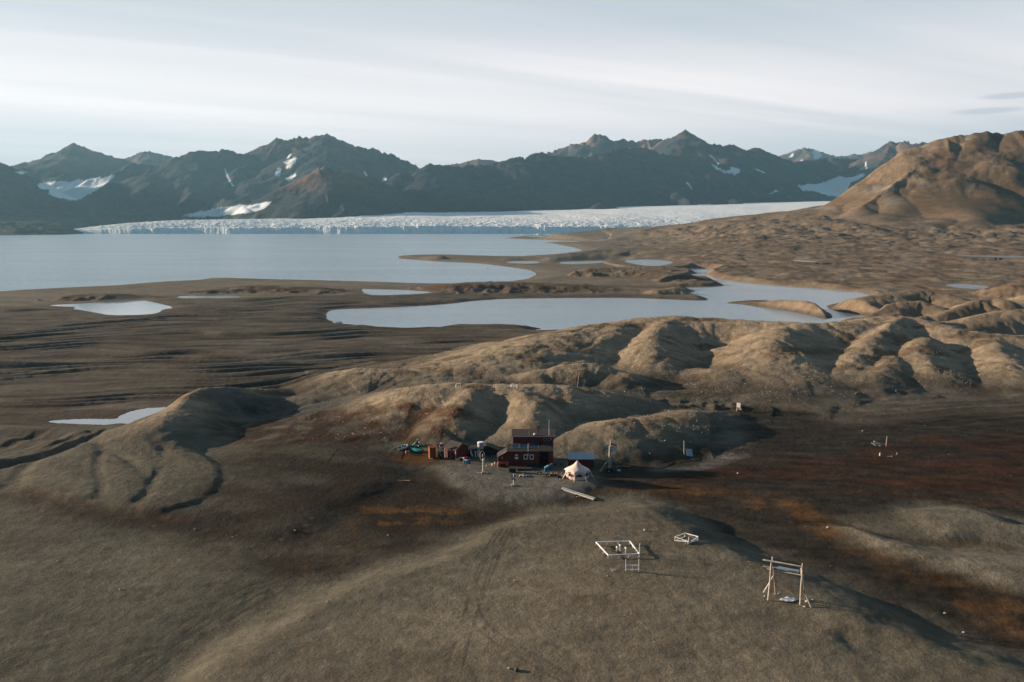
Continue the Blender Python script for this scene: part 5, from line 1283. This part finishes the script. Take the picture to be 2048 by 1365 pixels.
# ------------------------------------------------------------------ weather garden on the near swell
def weather_garden():
    S = Spot(1235, 1112); K = {n: Vector(place(*p)) for n, p in dict(TL=(1192, 1091), TR=(1259.5, 1089), BR=(1278.5, 1115), BL=(1216.5, 1117.5)).items()}
    c = sum(K.values(), Vector()) / 4; t = thing('weather_enclosure', 'white rail fence enclosing the weather instruments', 'fence', c)
    Q = {n: v - c for n, v in K.items()}; hz = Vector((0, 0, .46))
    for a, b in (('TL', 'TR'), ('TR', 'BR'), ('BR', 'BL'), ('BL', 'TL')):
        m = MB(); m.bar(Q[a] + hz, Q[b] + hz, .13, .13); m.build('rail', WHITE, t)
        for f in (0, .33, .66):
            p = Q[a].lerp(Q[b], f); m = MB(); m.bar(p - Vector((0, 0, .1)), p + hz * .9, .09, .09); m.build('post', WHITE, t)
    m = MB(); m.bar(Q['BR'] + Vector((.05, 0, 0)), Q['BR'] + Vector((.05, 0, 1.9)), .14, .12); m.build('corner_post', WHITE, t)
    # ladder like double rail in front
    S = Spot(1265, 1143); t = thing('double_rail', 'small white two rail barrier in front of the weather enclosure', 'rail', S.loc)
    for px in (1252, 1278): m = MB(); m.bar(S.v(px, 1143), S.v(px, 1119), .10, .10); m.build('post', WHITE, t)
    m = MB(); m.bar(S.v(1265, 1145), S.v(1265, 1131), .07, .06); m.build('post', WOOD, t)
    for py in (1131.5, 1140): m = MB(); m.bar(S.v(1251.5, py, -.06), S.v(1278.5, py, -.06), .12, .12); m.build('rail', WHITE, t)
    # instruments
    S = Spot(1234, 1105)
    def screen(px, py, top, label, dish=False):
        S = Spot(px, py); h = (py - top) * S.m / .92; t = thing('weather_instrument', label, 'instrument', S.loc)
        m = MB(); m.tube((0, 0, 0), (0, 0, h * .75), .035)
        m.build('stand', WHITE, t)
        for i in range(3):
            a = i * 2.1 + .4; m = MB(); m.tube((0, 0, h * .45), (.32 * math.cos(a), .32 * math.sin(a), 0), .022); m.build('leg', GREY, t)
        m = MB()
        for i in range(5): m.tube((0, 0, h * .62 + i * .055), (0, 0, h * .62 + i * .055 + .03), .15, .12, 14)
        m.build('louvre_shield', WHITE, t)
        m = MB(); m.tube((0, 0, h * .62 + .29), (0, 0, h * .62 + .40), .13, .10, 12); m.build('cap', BLACK, t)
        return S, h, t
    screen(1251.5, 1108, 1092, 'white louvred instrument with black cap, right inside the enclosure')
    screen(1234, 1105, 1091, 'white louvred instrument at left of the pair in the enclosure')
    S, h, t = screen(1240, 1103, 1086, 'tall instrument carrying black sensor in the middle of the enclosure')
    m = MB(); m.blob((0, 0, h + .1), (.3, .2, .22), 3, 1, .05); m.build('sensor', BLACK, t)
    m = MB(); m.tube((0, 0, h * .8), (0, 0, h + .85), .018); m.build('mast', GREY, t); m = MB(); m.bar((-.35, 0, h + .98), (.35, 0, h + .80), .09, .08); m.build('wind_vane', mat('pink_white_paint', (.75, .60, .58), .6), t)
    for px, py, lab, M_ in ((1209.5, 1099, 'short white stake inside the enclosure near the left rail', WHITE), (1205, 1109, 'short white stake outside the left rail', WHITE), (1224, 1114, 'white peg leaning inside the front rail', WHITE), (1230, 1106, 'small orange marker by the left instrument', ORANGE), (1264.5, 1094, 'short white stake near the back right corner', WHITE)):
        s2 = Spot(px, py); tl = -.35 if 'leaning' in lab else 0; o = MB().bar((tl, 0, .3), (0, 0, -.05), .06, .06).blob((tl, 0, .31), (.09, .09, .08), 1, 1, 0).build('stake', M_, loc=s2.loc); tag(o, lab, 'stake')
    s2 = Spot(1254, 1116); m = MB(); rnd = random.Random(3)
    for i in range(12): m.blob((rnd.uniform(-.5, .5), rnd.uniform(-.1, .15), .06), (.16, .14, .12), i, 1, .2)
    o = m.build('stone_pile', STONE, loc=s2.loc); tag(o, 'row of reddish stones under the front rail of the enclosure', 'stones')
    # braced square frame
    pts = {k_: Vector(place(*p)) for k_, p in dict(l=(1350, 1082.5), b=(1370, 1075), r=(1396, 1082), f=(1377.5, 1088.5)).items()}
    c = sum(pts.values(), Vector()) / 4; t = thing('braced_frame', 'small white braced frame right of the weather enclosure', 'frame', c); Q = {k_: v - c for k_, v in pts.items()}; up = Vector((0, 0, .62)); lo = Vector((0, 0, .06))
    for k_ in Q: m = MB(); m.bar(Q[k_], Q[k_] + (up * (1.7 if k_ == 'f' else 1)), .10, .10); m.build('post', WHITE, t)
    for a, b in (('l', 'b'), ('b', 'r')): m = MB(); m.bar(Q[a] + up, Q[b] + up, .11, .10); m.build('rail', WHITE, t)
    for a, b, ua, ub in (('l', 'f', up, lo * 6), ('l', 'f', lo, lo * 6), ('r', 'f', up, lo), ('b', 'r', up, lo * 2), ('b', 'l', lo, lo), ('r', 'f', lo * 3, lo)): m = MB(); m.bar(Q[a] + ua, Q[b] + ub, .09, .09); m.build('brace', WHITE, t)
weather_garden()

# ------------------------------------------------------------------ driftwood rack
def rack():
    S = Spot(1568, 1203); t = thing('driftwood_rack', 'tall rack of pale driftwood poles on the near swell', 'rack', S.loc)
    Y = 0.0
    def pole(a, b, r0, dy0=0., dy1=0., nm='pole', M_=WOOD):
        p, q = Vector(S.v(*a, dy0)), Vector(S.v(*b, dy1)); mid = (p + q) / 2 + Vector((random.Random(int(a[0])).uniform(-.05, .05), 0, random.Random(int(a[1])).uniform(-.05, .05)))
        m = MB(); m.tube(p, mid, r0, r0 * .9); m.tube(mid, q, r0 * .9, r0 * .72); return m.build(nm, M_, t)
    pole((1536, 1200.5), (1542.3, 1126), .10, .2, .2); pole((1542.5, 1152), (1545, 1114), .10, .3, .3)
    pole((1600.3, 1210), (1604.8, 1140), .095, -1.0, -1.0); pole((1604.2, 1145), (1605, 1127), .08, -1.0, -1.0)
    pole((1551, 1188.5), (1546, 1135), .08, 1.0, .5, 'pole', mat('red_brown_wood', (.45, .30, .20), .85, noise=.2)); pole((1553, 1188), (1550, 1150), .05, 1.0, .6)
    pole((1610, 1198), (1605, 1142), .06, .5, .2, 'pole', mat('grey_driftwood', (.16, .15, .13), .9)); pole((1602, 1135), (1602, 1150), .07, -.9, -.9)
    pole((1527, 1185.5), (1546.8, 1151.5), .08, 1.1, .6, 'brace'); pole((1622.3, 1214.5), (1601, 1170.5), .09, -1.4, -.9, 'brace')
    pole((1525, 1120), (1605.7, 1134), .11, .5, -1.1, 'crossbeam'); pole((1526, 1133), (1543, 1136.3), .08, .5, .2, 'crossbeam'); pole((1534, 1138), (1607, 1151.5), .085, .6, -.9, 'crossbeam'); pole((1538, 1133), (1604, 1144), .05, 1.3, .2, 'crossbeam')
    L = thing('slatted_sledge', 'blue grey slatted sledge lying across the rack beams', 'sledge', S.loc)
    for dy in (.3, 1.0): m = MB(); m.bar(S.v(1552, 1136.3, dy + .3), S.v(1596, 1144.5, dy - .7), .07, .08); m.build('runner', GREY, L)
    for i in range(13): f = i / 12; m = MB(); m.bar(S.v(1556 + 39 * f, 1138.5 + 7.3 * f, .5 - f), S.v(1558 + 39 * f, 1133.2 + 7.3 * f, 1.5 - f), .13, .05); m.build('slat', mat('pale_blue_grey', (.38, .47, .56), .6), L)
    s2 = Spot(1577, 1201); bm = bmesh.new(); rnd = random.Random(8); nx, ny = 16, 8; vs = []
    for j in range(ny + 1):
        row = []
        for i in range(nx + 1):
            u, v = i / nx - .5, j / ny - .5; dx, dy = u * 2.3 * (1 - abs(v) * .5), v * 1.3 * (1 - abs(u) * 1.1) + .25 * u
            row.append(bm.verts.new((dx, dy, gl(s2.loc, dx, dy) + .05 + .12 * abs(math.sin(7 * u + 3 * v)) * rnd.uniform(.3, 1))))
        vs.append(row)
    for j in range(ny):
        for i in range(nx): bm.faces.new([vs[j][i], vs[j][i + 1], vs[j + 1][i + 1], vs[j + 1][i]])
    w = MB(); w.bm.free(); w.bm = bm; o = w.build('plastic_sheet', PLAST, loc=s2.loc, smooth=True); tag(o, 'crumpled white plastic sheet on the ground under the rack', 'sheet'); md = o.modifiers.new('t', 'SOLIDIFY'); md.thickness = .015
    for px, py, sc, lab in ((1613, 1204, .38, 'white stone against the right foot of the rack'), (1625, 1200, .16, 'small white stone beyond the right brace of the rack'), (1609, 1214.5, .28, 'flat white stone below the right foot of the rack'), (1529, 1193.5, .2, 'white stone left of the rack')):
        s3 = Spot(px, py); o = MB().blob((0, 0, sc * .2), (sc * 1.3, sc, sc * .6), int(px), 1, .2).build('stone', mat('white_stone', (.62, .62, .60), .8), loc=s3.loc); tag(o, lab, 'stone')
    s3 = Spot(1552, 1189); m = MB(); m.path([Vector((.28 * math.cos(a), .15 * math.sin(a), .05)) for a in np.linspace(0, 6.28, 13)], .03); o = m.build('rope_coil', WOOD, loc=s3.loc); tag(o, 'coil of tan rope at the back left foot of the rack', 'rope')
rack()

# ------------------------------------------------------------------ boats, boards, cross and other single things
def boats():
    S = Spot(803, 899); t = thing('inflatable_boat', 'grey inflatable boat lying on the slope, leftmost of the boats', 'boat', S.loc, math.radians(-38))
    m = MB(); pts = [(-.75, -1.3, .3), (-.78, -.4, .32), (-.78, .6, .36), (-.55, 1.3, .46), (0, 1.7, .55), (.55, 1.3, .46), (.78, .6, .36), (.78, -.4, .32), (.75, -1.3, .3)]
    pts = smooth_poly([Vector(p) for p in pts], 1, False) if False else pts
    m.path([Vector(p) for p in pts], .22, 12)
    for p in (pts[0], pts[-1]): m.tube(p, (p[0], p[1] - .3, p[2]), .22, .04, 12)
    for p in pts[1:-1]: m.blob(p, (.43, .43, .43), 1, 2, 0)
    m.build('tube', BOATG, t, True)
    m = MB(); m.box((0, -.1, .16), (1.4, 2.3, .06)); m.build('floor', BLACK, t); m = MB(); m.box((0, -1.2, .38), (1.3, .08, .5)); m.build('transom', BLACK, t)
    m = MB(); m.box((0, .1, .45), (1.3, .25, .05)); m.build('seat', TEAL, t)
    S = Spot(834, 903); t = thing('upturned_boat', 'teal green upturned boat beside the orange buoy', 'boat', S.loc, math.radians(60)); bm = bmesh.new(); vs = []
    for j in range(13):
        f = j / 12; w_ = .6 * math.sin(math.pi * min(1, .12 + f * .88)) ** .6 + .02; row = []
        for i in range(9): a = math.pi * i / 8; row.append(bm.verts.new((w_ * math.cos(a), (f - .5) * -2.8, .55 * math.sin(a) * (w_ / .6) ** .5 + .02)))
        vs.append(row)
    for j in range(12):
        for i in range(8): bm.faces.new([vs[j][i], vs[j][i + 1], vs[j + 1][i + 1], vs[j + 1][i]])
    w = MB(); w.bm.free(); w.bm = bm; h = w.build('hull', TEAL, t, True); md = h.modifiers.new('t', 'SOLIDIFY'); md.thickness = .03
    m = MB(); m.tube((0, -1.3, .55), (0, 1.3, .5), .035); m.build('keel', mat('light_green', (.10, .45, .30), .5), t)
    rnd = random.Random(12)
    S = Spot(830, 893); t = thing('fishing_net', 'tangle of teal and blue nets with white floats behind the green boat', 'net', S.loc)
    for i, (px, py) in enumerate(((823, 893), (827, 891), (831, 888), (834, 884), (837, 880), (829, 895), (835, 890), (838, 886), (822, 897))):
        m = MB(); m.blob(S.v(px, py, rnd.uniform(-.2, .5)), (rnd.uniform(.5, .9), .6, rnd.uniform(.35, .6)), i, 2, .2); m.build('net_bundle', TEAL if i % 3 else SOLAR, t, True)
    for px, py in ((838.5, 885), (837, 892), (826, 898), (829, 896), (822, 895)): m = MB(); m.blob(S.v(px, py, -.5), (.28, .22, .34), int(px), 2, .05); m.build('float', WHITE, t, True)
    S = Spot(813, 909); t = thing('buoy', 'orange buoy lying in rusty grass between the boats', 'buoy', S.loc); m = MB(); m.blob((0, 0, .42), (.55, .5, .75), 2, 2, .02); m.build('float', ORANGE, t, True); m = MB(); m.tube((0, 0, .0), (0, 0, .12), .1, .16); m.build('base', ORANGE, t)
    S = Spot(817.3, 905.5); o = MB().blob((0, 0, .2), (.34, .3, .38), 2, 2, .03).build('float', WHITE, loc=S.loc, smooth=True); tag(o, 'white float just right of the orange buoy', 'float')
    S = Spot(675, 648.5, 1.4); t = thing('rowing_boat', 'small white boat drawn up on the near lagoon shore', 'boat', (S.x, S.y, gz(S.x, S.y)), math.radians(92)); bm = bmesh.new(); vs = []
    for j in range(11):
        f = j / 10; w_ = .95 * (1 - (2 * f - .8) ** 2 * .55) * (1 if f < .9 else .6); row = []
        for i in range(7): a = math.pi * i / 6; row.append(bm.verts.new((w_ * math.cos(a), (f - .5) * 4.8, .75 * math.sin(a))))
        vs.append(row)
    for j in range(10):
        for i in range(6): bm.faces.new([vs[j][i], vs[j][i + 1], vs[j + 1][i + 1], vs[j + 1][i]])
    w = MB(); w.bm.free(); w.bm = bm; w.build('hull', WHITE, t, True); m = MB(); m.tube((0, -2.3, .8), (0, 2.3, .78), .05); m.build('keel', WHITE, t)
boats()
def singles():
    # board leaning by pole
    S = Spot(1379, 913); t = thing('propped_sheet', 'pale blue white panel propped on the grass right of the bare pole', 'panel', S.loc)
    m = MB(); m.prism([S.v(1374, 914), S.v(1386, 913), S.v(1384, 899, .5), S.v(1371.5, 898.5, .5)], (0, .06, 0)); m.build('sheet', mat('panel_white_blue', (.55, .66, .74), .5), t); m = MB(); m.bar(S.v(1380, 901, .5), S.v(1381, 913, 1.1), .05, .05); m.build('prop', WOOD, t)
    S = Spot(1368, 910); t = thing('bare_pole', 'bare pale pole standing left of the propped panel', 'pole', S.loc); m = MB(); m.tube((0, 0, 0), S.v(1368, 882), .07, .055); m.build('shaft', WOOD, t); m = MB(); m.blob((0, 0, .05), (.4, .4, .25), 1, 1, .2); m.build('foot', STONE, t)
    # notice board
    S = Spot(1477, 820); t = thing('notice_board', 'pale upright notice board on the shaded slope', 'notice board', S.loc, -0.75); k = S.m
    for dx in (-.45, .45): m = MB(); m.box((dx, 0, .8), (.09, .09, 1.7)); m.build('post', WOOD, t)
    m = MB(); m.box((0, -.06, 1.2), (1.0, .05, 1.15)); b = m.build('board', mat('board_cream', (.55, .55, .50), .7), t)
    m = MB(); m.box((0, -.10, 1.70), (1.1, .12, .07)); m.build('hood', WOOD, b); m = MB()
    for i in range(4): m.box((0, -.088, 1.5 - i * .2), (.75, .008, .07))
    m.build('notice', GREY, b)
    # cross
    S = Spot(1155, 775); t = thing('wooden_cross', 'tall leaning wooden cross on top of the mound', 'cross', S.loc); m = MB(); m.bar(S.v(1154.6, 777), S.v(1159.3, 744), .20, .16); m.build('upright', WOOD, t); m = MB(); m.bar(S.v(1149.5, 749.8, -.12), S.v(1166, 753.5, -.12), .12, .10); m.build('crossbar', WOOD, t)
    # small white frames on the mound
    def trestle(px, py, w, h, label):
        S = Spot(px, py); t = thing('white_trestle', label, 'trestle', S.loc); m = MB(); m.box((0, 0, h), (w, .45, .09)); m.build('top', WHITE, t)
        for dx in (-w * .45, 0, w * .45): m = MB(); m.bar((dx, 0, h), (dx * 1.25, -.1, 0), .11, .09); m.build('leg', WHITE, t)
    trestle(916.5, 774, 1.05, .75, 'white three legged trestle at the left end of the mound top')
    trestle(1025.5, 775, .8, .8, 'white trestle near the middle of the mound top')
    S = Spot(1034.3, 777); o = MB().tube((0, 0, 0), (0, 0, .85), .13, .11, 10).build('marker_post', WHITE, loc=S.loc); tag(o, 'short thick white post right of the middle trestle', 'post')
    S = Spot(987, 782); t = thing('tyre', 'black tyre with pale hub lying on the mound', 'tyre', S.loc); m = MB(); m.path([Vector((.3 * math.cos(a), 0, .32 + .3 * math.sin(a))) for a in np.linspace(0, 6.283, 17)], .1, 8); m.build('rubber', BLACK, t); m = MB(); m.blob((-.02, -.05, .32), (.22, .14, .22), 1, 1, .05); m.build('hub', STONE, t)
    S = Spot(1005.5, 790); o = MB().tube((0, 0, -.1), S.v(1005, 778), .05, .045).bar(S.v(1005.2, 778), S.v(1001.5, 771.5), .2, .06).build('bent_stick', WOOD, loc=S.loc); tag(o, 'bent pale stick on the mound right of the tyre', 'stick')
    # white beams at the marsh
    S = Spot(1760, 893); t = thing('timber_ramp', 'two white timber beams sloping down beside the pink post in the marsh', 'ramp', S.loc)
    for a, b, r_ in (((1747.5, 883.2), (1761, 889), .2), ((1747.5, 886), (1756, 891), .12), ((1742.5, 886), (1751, 891.5), .12)): m = MB(); m.bar(S.v(*a, .3), S.v(*b, 0), r_, r_); m.build('beam', WHITE, t)
    m = MB(); m.bar(S.v(1761, 889), S.v(1760.5, 894), .13, .12); m.build('leg', WHITE, t); m = MB(); m.bar(S.v(1761, 889), S.v(1758, 893.5), .08, .08); m.build('leg', WHITE, t); m = MB(); m.bar(S.v(1761, 888.5), S.v(1772.5, 888.3), .05, .05); m.build('crossbar', WOOD, t)
    S = Spot(1772, 892.5); o = MB().tube((0, 0, -.05), S.v(1774.2, 873), .075, .06).build('marker_post', mat('pink_wood', (.60, .42, .38), .8), loc=S.loc); tag(o, 'tall pinkish post leaning right beside the white beams', 'post')
    for px, py, h, lab in ((1759.5, 912, .6, 'short white peg alone in the rusty marsh'), (1793.5, 910, .45, 'small grey peg right of the white scraps in the marsh')):
        S = Spot(px, py); o = MB().bar((0, 0, -.05), (.03, 0, h), .18, .12).build('peg', WHITE if h > .5 else GREY, loc=S.loc); tag(o, lab, 'peg')
    for i, (px, py, w_) in enumerate(((1783, 913.5, .32), (1779.5, 914, .2), (1776, 913.5, .2))):
        S = Spot(px, py); o = MB().blob((0, 0, .06), (w_, w_ * .7, w_ * .4), i, 1, .15).build('scrap', WHITE, loc=S.loc); tag(o, ('white scrap in the marsh, rightmost of three', 'white scrap in the marsh, middle one of three', 'white scrap in the marsh, leftmost of three')[i], 'scrap')
    # floating ice and a dark float in the fjord
    rnd = random.Random(9)
    for px, py, w_, lab in ((1082, 471, 60, 'long low ice floe close under the glacier front'), (1050, 469.6, 34, 'small ice floe left of the long one by the glacier'), (885, 483, 9, 'tiny ice lump in mid fjord, left of two'), (893, 482.6, 7, 'tiny ice lump in mid fjord, right of two'), (330, 471, 24, 'ice floe below the left end of the glacier')):
        x_, y_ = unproj(px, py, 0.0); m = MB()
        for i in range(7): m.blob((rnd.uniform(-w_, w_) * .4, rnd.uniform(-4, 4), w_ * .02), (w_ * rnd.uniform(.2, .5), w_ * .25, w_ * rnd.uniform(.08, .18)), i + int(px), 1, .3)
        o = m.build('ice_floe', ICE, loc=(x_, y_, 0)); tag(o, lab, 'ice floe')
    x_, y_ = unproj(975, 537.5, 0.0); o = MB().blob((0, 0, .25), (2.4, 1.2, 1.1), 3, 1, .2).build('shore_rock', mat('wet_rock', (.05, .05, .05), .6), loc=(x_, y_, 0)); tag(o, 'dark rock poking out of the fjord near the curved beach', 'rock')
    # lone boulders one can pick out
    B = [(1290, 1062, .42, 'pale boulder above the weather enclosure'), (1033, 1342, .5, 'dark boulder at the bottom edge below the wheel track'), (1018, 1338, .28, 'small pale boulder left of the bottom dark boulder'), (1030, 1163, .3, 'small pale boulder on the swell left of the enclosure'), (1226, 1143, .22, 'small pale boulder left of the double rail'), (776, 1072, .3, 'pale boulder at the dark marsh edge left of the swell'), (655, 1205, .3, 'pale boulder on the lit left crest of the swell'),
         (590, 1062, .3, 'pale boulder in the dark ground right of the gullies'), (1050, 988, .26, 'pale boulder below the camp terrace'), (1476, 948, .4, 'pale boulder on the grass in front of the shaded mound'), (1725, 863, .4, 'pale boulder on the dark slope above the white beams'), (900, 948, .3, 'pale boulder left of the hoop mast'), (240, 1180, .3, 'pale boulder on the left flat'), (390, 1060, .3, 'pale boulder below the gullies'),
         (1890, 1228, .3, 'pale boulder at the right edge of the swell'), (1656, 1057, .45, 'pale boulder where the ochre stream bends')]
    for px, py, sc, lab in B:
        S = Spot(px, py); o = MB().blob((0, 0, sc * .25), (sc * 1.2, sc, sc * .75), int(px + py), 2, .12).build('boulder', STONE if 'dark' not in lab[:5] else mat('dark_rock', (.10, .085, .07), .9), loc=S.loc); tag(o, lab, 'boulder')
    S = Spot(805, 963); t = thing('junk_heap', 'small heap of pale scrap wood on the dark wet ground', 'scrap heap', S.loc); m = MB(); rnd = random.Random(2)
    for i in range(7): a = rnd.uniform(-1, 1); m.bar((a - .4, rnd.uniform(-.3, .3), .05), (a + .4, rnd.uniform(-.3, .3), .22), .08, .05)
    m.build('scrap_wood', mat('cut_wood', (.36, .22, .14), .85), t)
singles()

# ------------------------------------------------------------------ loose stones strewn over the moraine
def strewn_stones():
    rs = np.random.RandomState(5); n = 15000
    pxs = np.concatenate([rs.uniform(650, 2060, 9000), rs.uniform(-20, 2060, 6000)]); th = np.concatenate([rs.uniform(155, 300, 9000), 82 + 220 * rs.rand(6000) ** 1.3])
    X = (pxs - CX) / FPX * th; Y = th
    Z = heights(X, Y); up = Z - base_z(X, Y); keep = (Y > 152) & (up > 1.2) & (fbm(X / 12, Y / 12, 700, 3) > -0.15) | (rs.rand(n) < 0.010)
    X, Y, Z = X[keep], Y[keep], Z[keep]; k = len(X); s = 0.055 + 0.13 * rs.rand(k) ** 3.2
    ico = bmesh.new(); bmesh.ops.create_icosphere(ico, subdivisions=1, radius=1.0); ico.verts.ensure_lookup_table()
    v = np.array([q.co[:] for q in ico.verts]); f = np.array([[q.index for q in fc.verts] for fc in ico.faces]); ico.free()
    nv = len(v); V = v[None] * s[:, None, None] * (1 + rs.uniform(-.3, .3, (k, nv, 1))) * np.array([1.25, 1.0, .75]); V += np.stack([X, Y, Z + s * .2], -1)[:, None, :]
    F = (f[None] + (np.arange(k) * nv)[:, None, None]).reshape(-1, 3).astype(np.int32)
    me = bpy.data.meshes.new('loose_stones'); me.vertices.add(k * nv); me.vertices.foreach_set('co', V.astype(np.float32).ravel()); me.loops.add(F.size); me.loops.foreach_set('vertex_index', F.ravel())
    me.polygons.add(len(F)); me.polygons.foreach_set('loop_start', (np.arange(len(F)) * 3).astype(np.int32)); me.polygons.foreach_set('loop_total', np.full(len(F), 3, np.int32)); me.update(calc_edges=True)
    me.materials.append(mat('stone_mix', (0.42, 0.37, 0.30), 0.9, noise=0.55, nscale=0.8)); o = bpy.data.objects.new('loose_stones', me); C.objects.link(o); tag(o, 'loose pale stones strewn over the moraine hills', kind='stuff')
strewn_stones()
